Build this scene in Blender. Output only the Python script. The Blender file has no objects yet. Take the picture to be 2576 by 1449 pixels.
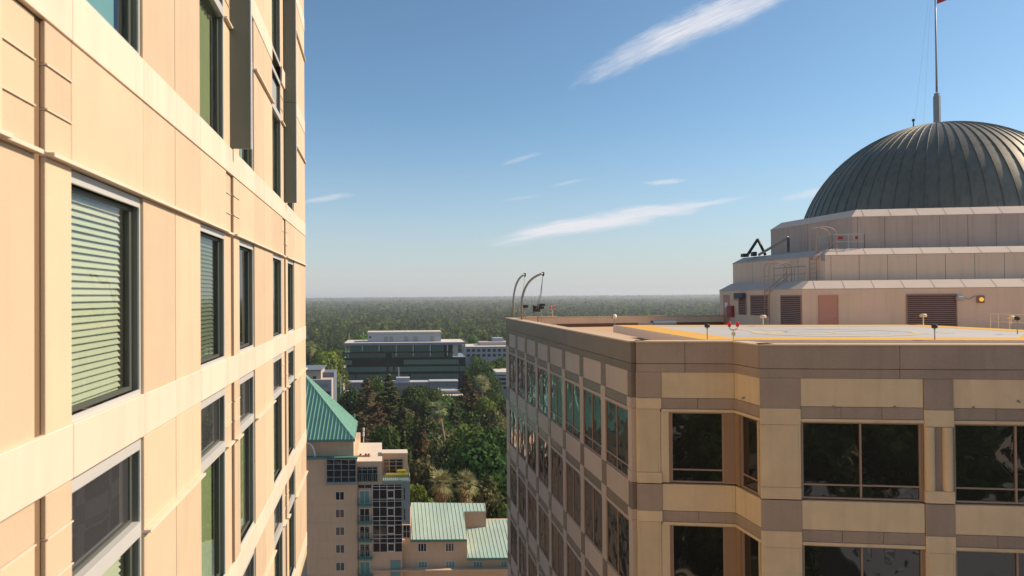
import bpy, math, random
import numpy as np
from mathutils import Vector, Matrix

random.seed(7)
SC = bpy.context.scene
COL = SC.collection

# ------------------------------------------------------------------ camera
FPX, CXP, CYP = 1717.0, 1288.0, 724.5          # focal length and centre, in a 2576 px wide frame
PITCH, ROLL = math.atan(17.5 / FPX), 0.0085
_f = np.array([0, math.cos(PITCH), math.sin(PITCH)])
_u0 = np.array([0, -math.sin(PITCH), math.cos(PITCH)])
_r0 = np.array([1.0, 0, 0])
_R = math.cos(ROLL) * _r0 - math.sin(ROLL) * _u0
_U = math.sin(ROLL) * _r0 + math.cos(ROLL) * _u0
cam_data = bpy.data.cameras.new('camera')
cam = bpy.data.objects.new('camera', cam_data)
COL.objects.link(cam)
cam_data.sensor_width = 36.0
cam_data.lens = 36.0 * FPX / 2576.0
cam_data.dof.use_dof = True
cam_data.dof.focus_distance = 60.0
cam_data.dof.aperture_fstop = 1.8
cam_data.clip_start, cam_data.clip_end = 0.2, 30000
cam.matrix_world = Matrix(((_R[0], _U[0], -_f[0], 0), (_R[1], _U[1], -_f[1], 0), (_R[2], _U[2], -_f[2], 0), (0, 0, 0, 1)))
SC.camera = cam

# ------------------------------------------------------------------ sun, sky, exposure
SUN_ROT, SUN_EL = math.radians(80.0), math.radians(36.0)   # azimuth clockwise from +Y, elevation
SV = Vector((math.sin(SUN_ROT) * math.cos(SUN_EL), math.cos(SUN_ROT) * math.cos(SUN_EL), math.sin(SUN_EL)))
sd = bpy.data.lights.new('sun', 'SUN')
sd.energy, sd.angle, sd.color = 4.4, math.radians(0.5), (1.0, 0.83, 0.65)
sun = bpy.data.objects.new('sun', sd)
COL.objects.link(sun)
sun.rotation_euler = SV.to_track_quat('Z', 'Y').to_euler()
SC.view_settings.view_transform = 'Standard'
SC.view_settings.look = 'None'
SC.view_settings.exposure = 0.45
SC.view_settings.gamma = 1.0
SKY_STRENGTH = 0.085

world = bpy.data.worlds.new('World')
SC.world = world
world.use_nodes = True
NT = world.node_tree
NT.nodes.clear()


def nd(nt, typ, **kw):
    n = nt.nodes.new(typ)
    for k, v in kw.items():
        setattr(n, k, v)
    return n


def math_node(nt, op, a, b=None, clamp=False):
    n = nd(nt, 'ShaderNodeMath', operation=op, use_clamp=clamp)
    for i, v in enumerate((a, b)):
        if v is None:
            continue
        if isinstance(v, (int, float)):
            n.inputs[i].default_value = v
        else:
            nt.links.new(v, n.inputs[i])
    return n.outputs[0]


def build_world():
    nt = NT
    out = nd(nt, 'ShaderNodeOutputWorld')
    bg = nd(nt, 'ShaderNodeBackground')
    bg.inputs['Strength'].default_value = SKY_STRENGTH
    sky = nd(nt, 'ShaderNodeTexSky', sky_type='NISHITA', sun_disc=False, sun_elevation=SUN_EL, sun_rotation=SUN_ROT,
             altitude=400, air_density=1.0, dust_density=0.6, ozone_density=5.0)
    tc = nd(nt, 'ShaderNodeTexCoord')
    sep = nd(nt, 'ShaderNodeSeparateXYZ')
    nt.links.new(tc.outputs['Generated'], sep.inputs[0])
    ysafe = math_node(nt, 'MAXIMUM', sep.outputs[1], 0.05)
    u = math_node(nt, 'DIVIDE', sep.outputs[0], ysafe)
    v = math_node(nt, 'DIVIDE', sep.outputs[2], ysafe)
    comb = nd(nt, 'ShaderNodeCombineXYZ')
    nt.links.new(u, comb.inputs[0]); nt.links.new(v, comb.inputs[1])
    # high thin cloud: streaks drawn out by the wind, given as heading and elevation tangents
    clouds = [  # centre, half length, half width, angle, density, seed
        (.290, .402, .200, .026, 24, 1.0, 1.0), (.225, .372, .120, .018, 24, .6, 4.0),
        (.120, .104, .155, .0150, 9, 1.15, 2.0), (.190, .118, .100, .0125, 7, 1.0, 5.0), (.265, .128, .075, .0055, 9, .8, 6.0),
        (-.272, .144, .045, .005, 9, .5, 3.0), (.225, .164, .034, .0045, 4, .6, 7.0), (.083, .164, .028, .003, 12, .3, 8.0),
        (.015, .200, .034, .004, 16, .3, 9.0), (.440, .145, .050, .007, 9, .55, 10.0), (.015, .142, .035, .003, 8, .2, 11.0),
    ]
    total = None
    for cx, cy, hl, hw, ang, dens, seed in clouds:
        a = math.radians(ang)
        mp = nd(nt, 'ShaderNodeMapping', vector_type='TEXTURE')
        mp.inputs['Location'].default_value = (cx, cy, 0)
        mp.inputs['Rotation'].default_value = (0, 0, a)
        mp.inputs['Scale'].default_value = (hl, hw, 1)
        nt.links.new(comb.outputs[0], mp.inputs[0])
        nz = nd(nt, 'ShaderNodeTexNoise', noise_dimensions='3D')
        nz.inputs['Scale'].default_value = 1.0
        nz.inputs['Detail'].default_value = 9
        nz.inputs['Roughness'].default_value = .7
        mp2 = nd(nt, 'ShaderNodeMapping')
        mp2.inputs['Scale'].default_value = (1.6, .9, 1)
        mp2.inputs['Location'].default_value = (seed * 7.3, seed * 3.1, seed)
        nt.links.new(mp.outputs[0], mp2.inputs[0]); nt.links.new(mp2.outputs[0], nz.inputs['Vector'])
        ln = nd(nt, 'ShaderNodeVectorMath', operation='LENGTH')
        nt.links.new(mp.outputs[0], ln.inputs[0])
        dist = math_node(nt, 'ADD', ln.outputs['Value'], math_node(nt, 'MULTIPLY', math_node(nt, 'SUBTRACT', nz.outputs['Fac'], .5), 1.7))
        mr = nd(nt, 'ShaderNodeMapRange', interpolation_type='SMOOTHSTEP')
        mr.inputs['From Min'].default_value = 1.15
        mr.inputs['From Max'].default_value = .25
        nt.links.new(dist, mr.inputs['Value'])
        mp3 = nd(nt, 'ShaderNodeMapping')
        mp3.inputs['Scale'].default_value = (2.2, 7.0, 1)
        mp3.inputs['Rotation'].default_value = (0, 0, .12)
        mp3.inputs['Location'].default_value = (seed * 2.3, seed * 5.1, seed)
        nf = nd(nt, 'ShaderNodeTexNoise')
        nf.inputs['Scale'].default_value = 1.3
        nf.inputs['Detail'].default_value = 7
        nf.inputs['Roughness'].default_value = .65
        nt.links.new(mp.outputs[0], mp3.inputs[0]); nt.links.new(mp3.outputs[0], nf.inputs['Vector'])
        fib = nd(nt, 'ShaderNodeMapRange')
        fib.inputs['From Min'].default_value = .28; fib.inputs['From Max'].default_value = .62
        fib.inputs['To Min'].default_value = .50; fib.inputs['To Max'].default_value = 1.0
        nt.links.new(nf.outputs['Fac'], fib.inputs['Value'])
        m = math_node(nt, 'MULTIPLY', math_node(nt, 'MULTIPLY', mr.outputs['Result'], fib.outputs['Result']), dens * .95)
        total = m if total is None else math_node(nt, 'MAXIMUM', total, m)
    front = math_node(nt, 'GREATER_THAN', sep.outputs[1], .06)
    total = math_node(nt, 'MULTIPLY', total, front, clamp=True)
    mix = nd(nt, 'ShaderNodeMix', data_type='RGBA')
    nt.links.new(total, mix.inputs['Factor'])
    hs = nd(nt, 'ShaderNodeHueSaturation')
    hs.inputs['Saturation'].default_value = .94
    nt.links.new(sky.outputs[0], hs.inputs['Color'])
    gain = nd(nt, 'ShaderNodeVectorMath', operation='MULTIPLY')
    gain.inputs[1].default_value = (1.10, 1.25, 1.18)
    nt.links.new(hs.outputs[0], gain.inputs[0])
    # the air whitens towards the horizon
    lf = math_node(nt, 'SUBTRACT', 1.0, math_node(nt, 'MULTIPLY', math_node(nt, 'ABSOLUTE', sep.outputs[2]), 3.4), clamp=True)
    lf = math_node(nt, 'MULTIPLY', math_node(nt, 'POWER', lf, 2.2), .92)
    hz = nd(nt, 'ShaderNodeMix', data_type='RGBA')
    nt.links.new(lf, hz.inputs['Factor'])
    nt.links.new(gain.outputs[0], hz.inputs[6])
    hz.inputs[7].default_value = (.445 / SKY_STRENGTH, .445 / SKY_STRENGTH, .455 / SKY_STRENGTH, 1)
    nt.links.new(hz.outputs[2], mix.inputs[6])
    cl = .62 / SKY_STRENGTH
    mix.inputs[7].default_value = (cl * .98, cl * .98, cl * 1.04, 1)
    nt.links.new(mix.outputs[2], bg.inputs['Color'])
    nt.links.new(bg.outputs[0], out.inputs['Surface'])


build_world()


# ------------------------------------------------------------------ sighting: where a measured direction meets a plane of the place
def ray(x, y):
    return _f + (x - CXP) / FPX * _R - (y - CYP) / FPX * _U


def at(x, y, Y):
    v = ray(x, y)
    return v * (Y / v[1])


def at_z(x, y, z):
    v = ray(x, y)
    return v * (z / v[2])


def at_plane(x, y, n, p0):
    n = np.array(n, float)
    v = ray(x, y)
    return v * ((n @ np.array(p0, float)) / (n @ v))


# ------------------------------------------------------------------ materials
def new_mat(name):
    m = bpy.data.materials.new(name)
    m.use_nodes = True
    nt = m.node_tree
    return m, nt, nt.nodes['Principled BSDF']


def M(name, col, rough=.7, metal=0.0, var=.12, scale=3.0, island=0.0, speck=0.0, streak=0.0, bump=0.0, bumpscale=20.0, spec=.5,
      emit=None, coords='Object', tint2=None):
    """surface with uneven colour: noise blotches, optional per-piece tone, speckle and vertical weather streaks"""
    m, nt, b = new_mat(name)
    L = nt.links
    tc = nd(nt, 'ShaderNodeTexCoord')
    nz = nd(nt, 'ShaderNodeTexNoise')
    nz.inputs['Scale'].default_value = scale
    nz.inputs['Detail'].default_value = 5
    L.new(tc.outputs[coords], nz.inputs['Vector'])
    fac = math_node(nt, 'ADD', math_node(nt, 'MULTIPLY', math_node(nt, 'SUBTRACT', nz.outputs['Fac'], .5), 2 * var), 1.0)
    if island:
        g = nd(nt, 'ShaderNodeNewGeometry')
        fac = math_node(nt, 'MULTIPLY', fac, math_node(nt, 'ADD', math_node(nt, 'MULTIPLY', math_node(nt, 'SUBTRACT', g.outputs['Random Per Island'], .5), 2 * island), 1.0))
    if speck:
        vz = nd(nt, 'ShaderNodeTexNoise')
        vz.inputs['Scale'].default_value = 38
        vz.inputs['Detail'].default_value = 3
        L.new(tc.outputs[coords], vz.inputs['Vector'])
        fac = math_node(nt, 'MULTIPLY', fac, math_node(nt, 'ADD', math_node(nt, 'MULTIPLY', math_node(nt, 'SUBTRACT', vz.outputs['Fac'], .5), 2 * speck), 1.0))
    if streak:
        mp = nd(nt, 'ShaderNodeMapping')
        mp.inputs['Scale'].default_value = (2.2, 2.2, .16)
        L.new(tc.outputs[coords], mp.inputs[0])
        sz = nd(nt, 'ShaderNodeTexNoise')
        sz.inputs['Scale'].default_value = 1.6
        sz.inputs['Detail'].default_value = 6
        L.new(mp.outputs[0], sz.inputs['Vector'])
        mr = nd(nt, 'ShaderNodeMapRange')
        mr.inputs['From Min'].default_value = .48
        mr.inputs['From Max'].default_value = .72
        mr.inputs['To Min'].default_value = 1.0
        mr.inputs['To Max'].default_value = 1.0 - streak
        L.new(sz.outputs['Fac'], mr.inputs['Value'])
        fac = math_node(nt, 'MULTIPLY', fac, mr.outputs['Result'])
    vm = nd(nt, 'ShaderNodeVectorMath', operation='SCALE')
    if tint2:
        n2 = nd(nt, 'ShaderNodeTexNoise')
        n2.inputs['Scale'].default_value = scale * .35
        n2.inputs['Detail'].default_value = 4
        L.new(tc.outputs[coords], n2.inputs['Vector'])
        mr = nd(nt, 'ShaderNodeMapRange')
        mr.inputs['From Min'].default_value = .4
        mr.inputs['From Max'].default_value = .6
        L.new(n2.outputs['Fac'], mr.inputs['Value'])
        mx = nd(nt, 'ShaderNodeMix', data_type='RGBA')
        L.new(mr.outputs['Result'], mx.inputs['Factor'])
        mx.inputs[6].default_value = (*col, 1); mx.inputs[7].default_value = (*tint2, 1)
        L.new(mx.outputs[2], vm.inputs[0])
    else:
        vm.inputs[0].default_value = col
    L.new(fac, vm.inputs['Scale'])
    L.new(vm.outputs[0], b.inputs['Base Color'])
    b.inputs['Roughness'].default_value = rough
    b.inputs['Metallic'].default_value = metal
    b.inputs['Specular IOR Level'].default_value = spec
    if bump:
        bz = nd(nt, 'ShaderNodeTexNoise')
        bz.inputs['Scale'].default_value = bumpscale
        bz.inputs['Detail'].default_value = 4
        L.new(tc.outputs[coords], bz.inputs['Vector'])
        bp = nd(nt, 'ShaderNodeBump')
        bp.inputs['Strength'].default_value = bump
        bp.inputs['Distance'].default_value = .02
        L.new(bz.outputs['Fac'], bp.inputs['Height'])
        L.new(bp.outputs[0], b.inputs['Normal'])
    if emit:
        b.inputs['Emission Color'].default_value = (*emit[0], 1)
        b.inputs['Emission Strength'].default_value = emit[1]
    return m


def mirror_glass(name, tint=(.012, .011, .010), ior=1.9, wave=.035, wscale=.9, rough=.015):
    """dark reflecting glazing whose sheets are not quite flat"""
    m, nt, b = new_mat(name)
    L = nt.links
    b.inputs['Base Color'].default_value = (*tint, 1)
    b.inputs['Roughness'].default_value = rough
    b.inputs['IOR'].default_value = ior
    tc = nd(nt, 'ShaderNodeTexCoord')
    g = nd(nt, 'ShaderNodeNewGeometry')
    add = nd(nt, 'ShaderNodeVectorMath', operation='ADD')
    cb = nd(nt, 'ShaderNodeCombineXYZ')
    L.new(math_node(nt, 'MULTIPLY', g.outputs['Random Per Island'], 40.0), cb.inputs[2])
    L.new(tc.outputs['Object'], add.inputs[0]); L.new(cb.outputs[0], add.inputs[1])
    nz = nd(nt, 'ShaderNodeTexNoise')
    nz.inputs['Scale'].default_value = wscale
    nz.inputs['Detail'].default_value = 1.5
    L.new(add.outputs[0], nz.inputs['Vector'])
    bp = nd(nt, 'ShaderNodeBump')
    bp.inputs['Strength'].default_value = 1.0
    bp.inputs['Distance'].default_value = wave
    L.new(nz.outputs['Fac'], bp.inputs['Height'])
    L.new(bp.outputs[0], b.inputs['Normal'])
    return m


def clear_glass(name, tint=(.80, .85, .74), ior=1.75, wave=.004):
    m, nt, b = new_mat(name)
    nt.nodes.remove(b)
    L = nt.links
    out = nt.nodes['Material Output']
    tr = nd(nt, 'ShaderNodeBsdfTransparent')
    tr.inputs[0].default_value = (*tint, 1)
    gl = nd(nt, 'ShaderNodeBsdfGlossy')
    gl.inputs['Roughness'].default_value = .01
    gl.inputs['Color'].default_value = (.85, .9, .92, 1)
    fr = nd(nt, 'ShaderNodeFresnel')
    g = nd(nt, 'ShaderNodeNewGeometry')      # the sheet reflects alike from either side
    io = nd(nt, 'ShaderNodeMix', data_type='FLOAT')
    L.new(g.outputs['Backfacing'], io.inputs[0])
    io.inputs[2].default_value = ior; io.inputs[3].default_value = 1 / ior
    L.new(io.outputs[0], fr.inputs['IOR'])
    tc = nd(nt, 'ShaderNodeTexCoord')
    nz = nd(nt, 'ShaderNodeTexNoise')
    nz.inputs['Scale'].default_value = 1.1
    L.new(tc.outputs['Object'], nz.inputs['Vector'])
    bp = nd(nt, 'ShaderNodeBump')
    bp.inputs['Distance'].default_value = wave
    L.new(nz.outputs['Fac'], bp.inputs['Height'])
    L.new(bp.outputs[0], gl.inputs['Normal'])
    mx = nd(nt, 'ShaderNodeMixShader')
    L.new(fr.outputs[0], mx.inputs[0]); L.new(tr.outputs[0], mx.inputs[1]); L.new(gl.outputs[0], mx.inputs[2])
    L.new(mx.outputs[0], out.inputs['Surface'])
    return m


def leaf_mat(name, c1, c2, c3, transl=.25, objvar=.35, tone=False):
    m, nt, b = new_mat(name)
    nt.nodes.remove(b)
    L = nt.links
    out = nt.nodes['Material Output']
    g = nd(nt, 'ShaderNodeNewGeometry')
    rp = nd(nt, 'ShaderNodeValToRGB')
    el = rp.color_ramp.elements
    el[0].color = (*c1, 1); el[1].color = (*c3, 1)
    e = el.new(.5); e.color = (*c2, 1)
    L.new(g.outputs['Random Per Island'], rp.inputs[0])
    oi = nd(nt, 'ShaderNodeObjectInfo')
    hs = nd(nt, 'ShaderNodeHueSaturation')
    if tone:
        at_ = nd(nt, 'ShaderNodeAttribute', attribute_name='tone')
        gm = nd(nt, 'ShaderNodeValToRGB')
        ge = gm.color_ramp.elements
        ge[0].color = (.45, .55, .62, 1); ge[1].color = (2.0, 1.75, 1.0, 1)
        q = ge.new(.55); q.color = (.95, .95, .9, 1)
        L.new(at_.outputs['Fac'], gm.inputs[0])
        mu = nd(nt, 'ShaderNodeVectorMath', operation='MULTIPLY')
        L.new(rp.outputs[0], mu.inputs[0]); L.new(gm.outputs[0], mu.inputs[1])
        L.new(mu.outputs[0], hs.inputs['Color'])
    else:
        L.new(rp.outputs[0], hs.inputs['Color'])
    L.new(math_node(nt, 'ADD', math_node(nt, 'MULTIPLY', oi.outputs['Random'], objvar), 1 - objvar * .5), hs.inputs['Value'])
    L.new(math_node(nt, 'ADD', math_node(nt, 'MULTIPLY', math_node(nt, 'FRACT', math_node(nt, 'MULTIPLY', oi.outputs['Random'], 7.13)), .06), .47), hs.inputs['Hue'])
    df = nd(nt, 'ShaderNodeBsdfDiffuse'); tl = nd(nt, 'ShaderNodeBsdfTranslucent')
    L.new(hs.outputs[0], df.inputs[0]); L.new(hs.outputs[0], tl.inputs[0])
    mx = nd(nt, 'ShaderNodeMixShader')
    mx.inputs[0].default_value = transl
    L.new(df.outputs[0], mx.inputs[1]); L.new(tl.outputs[0], mx.inputs[2])
    L.new(mx.outputs[0], out.inputs['Surface'])
    return m


MT = dict(
    stone=M('cream_stone', (.61, .445, .288), .75, var=.07, scale=1.6, island=.10, streak=.06, bump=.10, bumpscale=60, speck=.05, tint2=(.60, .455, .295)),
    stone_band=M('pale_stone', (.70, .56, .42), .75, var=.06, scale=2.0, island=.05, streak=.10),
    backing=M('joint_backing', (.20, .12, .06), .9),
    alu=M('pale_aluminium', (.50, .48, .44), .45, var=.05),
    sash=M('dark_sash', (.085, .088, .068), .5, var=.1),
    fin=M('grey_metal_fin', (.125, .14, .115), .55, var=.06, scale=1.5),
    fin_edge=M('fin_edge', (.62, .64, .66), .4),
    blind=M('white_blind', (.61, .62, .54), .6, var=.05),
    blind_dark=M('shaded_blind', (.16, .175, .13), .7, var=.1),  # same blind in shade, the shade put into a darker colour
    curtain=M('green_curtain', (.33, .37, .22), .8, var=.1),
    curtain_blue=M('blue_curtain', (.22, .42, .5), .8, var=.1),
    room=M('room_wall', (.20, .19, .17), .9),
    spandrel=M('grey_spandrel', (.065, .065, .065), .25, var=.06),
    spandrel_light=M('light_spandrel', (.42, .43, .44), .3, var=.05),
    glass_clear=clear_glass('green_glass'),
    granite=M('brown_granite', (.30, .222, .175), .55, var=.20, scale=.8, island=.08, speck=.35, streak=.12),
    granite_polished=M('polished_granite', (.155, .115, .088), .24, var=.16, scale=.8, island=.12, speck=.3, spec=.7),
    precast=M('buff_precast', (.585, .435, .285), .8, var=.17, scale=1.4, island=.07, speck=.14, streak=.09, tint2=(.56, .435, .28)),
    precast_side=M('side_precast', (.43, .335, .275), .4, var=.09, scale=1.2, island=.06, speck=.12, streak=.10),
    bronze=M('bronze_frame', (.32, .22, .165), .5, var=.06),
    jamb=M('brown_jamb', (.27, .165, .10), .6, var=.05),
    glass_dark=mirror_glass('dark_window_glass', wave=.03, wscale=.6),
    glass_spandrel=mirror_glass('dark_spandrel_glass', tint=(.045, .045, .046), ior=1.6, wave=.01, wscale=.5),
    glass_side=mirror_glass('side_window_glass', tint=(.02, .014, .011), wave=.06, wscale=1.0),
    roofing=M('tan_roofing', (.56, .36, .20), .9, var=.12, scale=1.0),
    coping_tan=M('tan_coping', (.52, .385, .25), .8, var=.1),
    jamb_dark=M('green_grey_jamb', (.16, .165, .12), .55, var=.05),
    brown_base=M('dark_brown', (.16, .085, .05), .8),
    plaster=M('grey_stucco', (.74, .565, .435), .9, var=.08, scale=.8, streak=.08, tint2=(.71, .56, .42)),
    plaster_up=M('grey_stucco_weathered', (.53, .425, .355), .9, var=.16, scale=.5, streak=.16),
    coping=M('stucco_coping', (.54, .44, .36), .85, var=.09, scale=1.0, speck=.05),
    joint=M('dark_joint', (.15, .12, .10), .9),
    door=M('rust_door', (.50, .255, .19), .6, var=.06),
    louvre=M('brown_louvre', (.36, .23, .19), .6, var=.05),
    louvre_dark=M('louvre_gap', (.10, .06, .05), .9),
    copper=M('dark_copper', (.225, .20, .145), .46, var=.22, scale=.5, streak=.25, metal=.5, tint2=(.185, .17, .125)),
    deck=M('helipad_grey', (.46, .44, .41), .85, var=.14, scale=.35, tint2=(.41, .40, .38)),
    yellow=M('helipad_yellow', (.68, .37, .055), .8, var=.08, scale=.8),
    faded=M('faded_yellow', (.55, .45, .30), .85, var=.15, scale=1.5),
    fascia=M('deck_fascia', (.70, .62, .55), .8, var=.05),
    black=M('black_metal', (.02, .02, .022), .5),
    steel=M('grey_steel', (.30, .29, .27), .45, metal=.4),
    galv=M('galvanised_pipe', (.34, .30, .23), .4, metal=.6, var=.15),
    rail=M('grey_rail', (.42, .44, .46), .5),
    rust=M('rust_pipe', (.44, .29, .21), .6),
    red=M('red_lens', (.65, .02, .015), .2),
    red_box=M('red_cabinet', (.30, .035, .03), .5),
    white=M('white_paint', (.75, .74, .70), .5),
    cream_lamp=M('cream_lamp', (.70, .58, .38), .6),
    amber=M('amber_lamp', (.9, .5, .1), .4, emit=((1.0, .5, .1), .45)),
    bluegrey=M('bluegrey_duct', (.05, .075, .11), .6),
    paper=M('notice_paper', (.75, .78, .82), .7),
    flag_red=M('flag_red', (.50, .03, .05), .8), flag_white=M('flag_white', (.75, .73, .72), .8), flag_blue=M('flag_blue', (.03, .05, .2), .8),
)


# ------------------------------------------------------------------ mesh building
class MB:
    def __init__(s):
        s.v, s.f = [], []

    def add(s, vs, fs):
        o = len(s.v)
        s.v += [tuple(float(c) for c in p) for p in vs]
        s.f += [tuple(i + o for i in f) for f in fs]

    def hexa(s, p):  # 8 corners: bottom ring 0-3, top ring 4-7
        s.add(p, [(3, 2, 1, 0), (4, 5, 6, 7), (0, 1, 5, 4), (1, 2, 6, 5), (2, 3, 7, 6), (3, 0, 4, 7)])

    def box(s, x0, x1, y0, y1, z0, z1):
        s.hexa([(x0, y0, z0), (x1, y0, z0), (x1, y1, z0), (x0, y1, z0), (x0, y0, z1), (x1, y0, z1), (x1, y1, z1), (x0, y1, z1)])

    def prism(s, poly, ext):
        """planar polygon swept along a vector"""
        n = len(poly)
        a = [np.array(p, float) for p in poly]
        e = np.array(ext, float)
        s.add(a + [p + e for p in a], [tuple(range(n))[::-1], tuple(range(n, 2 * n))] + [(i, (i + 1) % n, n + (i + 1) % n, n + i) for i in range(n)])

    def tube(s, pts, r, n=8, cap=True):
        pts = [np.array(p, float) for p in pts]
        rr = r if isinstance(r, (list, tuple)) else [r] * len(pts)
        rings = []
        ref = None
        for i, p in enumerate(pts):
            t = pts[min(i + 1, len(pts) - 1)] - pts[max(i - 1, 0)]
            t = t / (np.linalg.norm(t) + 1e-9)
            if ref is None:
                ref = np.array([1., 0, 0]) if abs(t[0]) < .8 else np.array([0, 1., 0])
            a = ref - t * (ref @ t)
            a /= np.linalg.norm(a)
            b = np.cross(t, a)
            ref = a
            rings.append([p + rr[i] * (math.cos(2 * math.pi * k / n) * a + math.sin(2 * math.pi * k / n) * b) for k in range(n)])
        vs = [q for ring in rings for q in ring]
        fs = []
        for i in range(len(pts) - 1):
            for k in range(n):
                fs.append((i * n + k, i * n + (k + 1) % n, (i + 1) * n + (k + 1) % n, (i + 1) * n + k))
        if cap:
            fs.append(tuple(range(n))[::-1])
            fs.append(tuple((len(pts) - 1) * n + k for k in range(n)))
        s.add(vs, fs)

    def lathe(s, prof, c=(0, 0, 0), n=16):
        """(radius, height) profile about a vertical axis"""
        vs, fs = [], []
        for r, z in prof:
            for k in range(n):
                a = 2 * math.pi * k / n
                vs.append((c[0] + r * math.cos(a), c[1] + r * math.sin(a), c[2] + z))
        for i in range(len(prof) - 1):
            for k in range(n):
                fs.append((i * n + k, i * n + (k + 1) % n, (i + 1) * n + (k + 1) % n, (i + 1) * n + k))
        fs.append(tuple(range(n))[::-1])
        fs.append(tuple((len(prof) - 1) * n + k for k in range(n)))
        s.add(vs, fs)

    def mesh(s, name):
        me = bpy.data.meshes.new(name)
        me.from_pydata(s.v, [], s.f)
        return me

    def build(s, name, mat, parent=None, smooth=False, bevel=0.0):
        me = s.mesh(name)
        me.materials.append(MT[mat] if isinstance(mat, str) else mat)
        if smooth:
            me.polygons.foreach_set('use_smooth', [True] * len(me.polygons))
        o = bpy.data.objects.new(name, me)
        COL.objects.link(o)
        if parent is not None:
            o.parent = parent
            o.matrix_parent_inverse = parent.matrix_world.inverted()
        if bevel:
            bv = o.modifiers.new('edges', 'BEVEL')
            bv.width = bevel; bv.segments = 1; bv.limit_method = 'ANGLE'
        return o


class Each(list):
    """collects pieces that are each a part of their own"""
    def hexa(s, p):
        m = MB(); m.hexa(p); s.append(m)

    def prism(s, poly, ext):
        m = MB(); m.prism(poly, ext); s.append(m)

    def build(s, name, mat, parent, **kw):
        return [m.build(name, mat, parent, **kw) for m in s]


class Sets(dict):
    """one mesh per key (face and storey)"""
    def __missing__(s, k):
        s[k] = MB(); return s[k]

    def build(s, name, mat, parent, **kw):
        return [m.build(name, mat, parent, **kw) for m in s.values() if m.f]


class Fr:
    """frame of a facade: u along it, e out of it, z up"""
    def __init__(s, o, u, flip=False):
        s.o = np.array([o[0], o[1], 0.0])
        u = np.array([u[0], u[1], 0.0])
        s.u = u / np.linalg.norm(u)
        s.n = np.array([s.u[1], -s.u[0], 0.0]) * (-1 if flip else 1)
        s.flip = flip

    def p(s, u, e, z):
        return s.o + s.u * u + s.n * e + np.array([0, 0, z])

    def box(s, mb, u0, u1, e0, e1, z0, z1):
        q = [s.p(u0, e1, z0), s.p(u1, e1, z0), s.p(u1, e0, z0), s.p(u0, e0, z0)]
        q2 = [s.p(u0, e1, z1), s.p(u1, e1, z1), s.p(u1, e0, z1), s.p(u0, e0, z1)]
        if s.flip:
            q, q2 = q[::-1], q2[::-1]
        mb.hexa(q + q2)

    def ring(s, mb, u0, u1, e0, e1, z0, z1, w, wt=None, wb=None):
        wt = w if wt is None else wt
        wb = w if wb is None else wb
        s.box(mb, u0, u0 + w, e0, e1, z0, z1)
        s.box(mb, u1 - w, u1, e0, e1, z0, z1)
        s.box(mb, u0 + w, u1 - w, e0, e1, z1 - wt, z1)
        s.box(mb, u0 + w, u1 - w, e0, e1, z0, z0 + wb)

    def uz(s, x, y, e=0.0):
        P = at_plane(x, y, s.n, s.o + s.n * e)
        return float((P - s.o) @ s.u), float(P[2])


def thing(name, label, cat, loc=(0, 0, 0), group=None, kind=None):
    o = bpy.data.objects.new(name, None)
    COL.objects.link(o)
    o.location = tuple(float(c) for c in loc)
    o.empty_display_size = .5
    tag(o, label, cat, group, kind)
    o.matrix_world = Matrix.Translation(o.location)
    return o


def tag(o, label, cat=None, group=None, kind=None):
    if label: o['label'] = label
    if cat: o['category'] = cat
    if group: o['group'] = group
    if kind: o['kind'] = kind
    return o


def copy_thing(root, loc, label=None, rotz=None, scale=None):
    r = root.copy(); COL.objects.link(r)
    r.location = tuple(float(c) for c in loc)
    if rotz is not None: r.rotation_euler = (0, 0, rotz)
    if scale is not None: r.scale = scale
    if label: r['label'] = label
    for ch in root.children:
        c = ch.copy(); COL.objects.link(c); c.parent = r
        for g in ch.children:
            k = g.copy(); COL.objects.link(k); k.parent = c
    return r


GROUND_Z = -60.0


# ------------------------------------------------------------------ stone-clad tower beside the viewpoint
def quad(mb, F, u0, u1, e, z0, z1):
    mb.add([F.p(u0, e, z0), F.p(u1, e, z0), F.p(u1, e, z1), F.p(u0, e, z1)], [(0, 1, 2, 3)])


TH = math.atan(340 / FPX)
DV = np.array([-math.sin(TH), math.cos(TH), 0.0])
NV = np.array([math.cos(TH), math.sin(TH), 0.0])
FL = Fr((-2.8 * NV)[:2], DV[:2])


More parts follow.
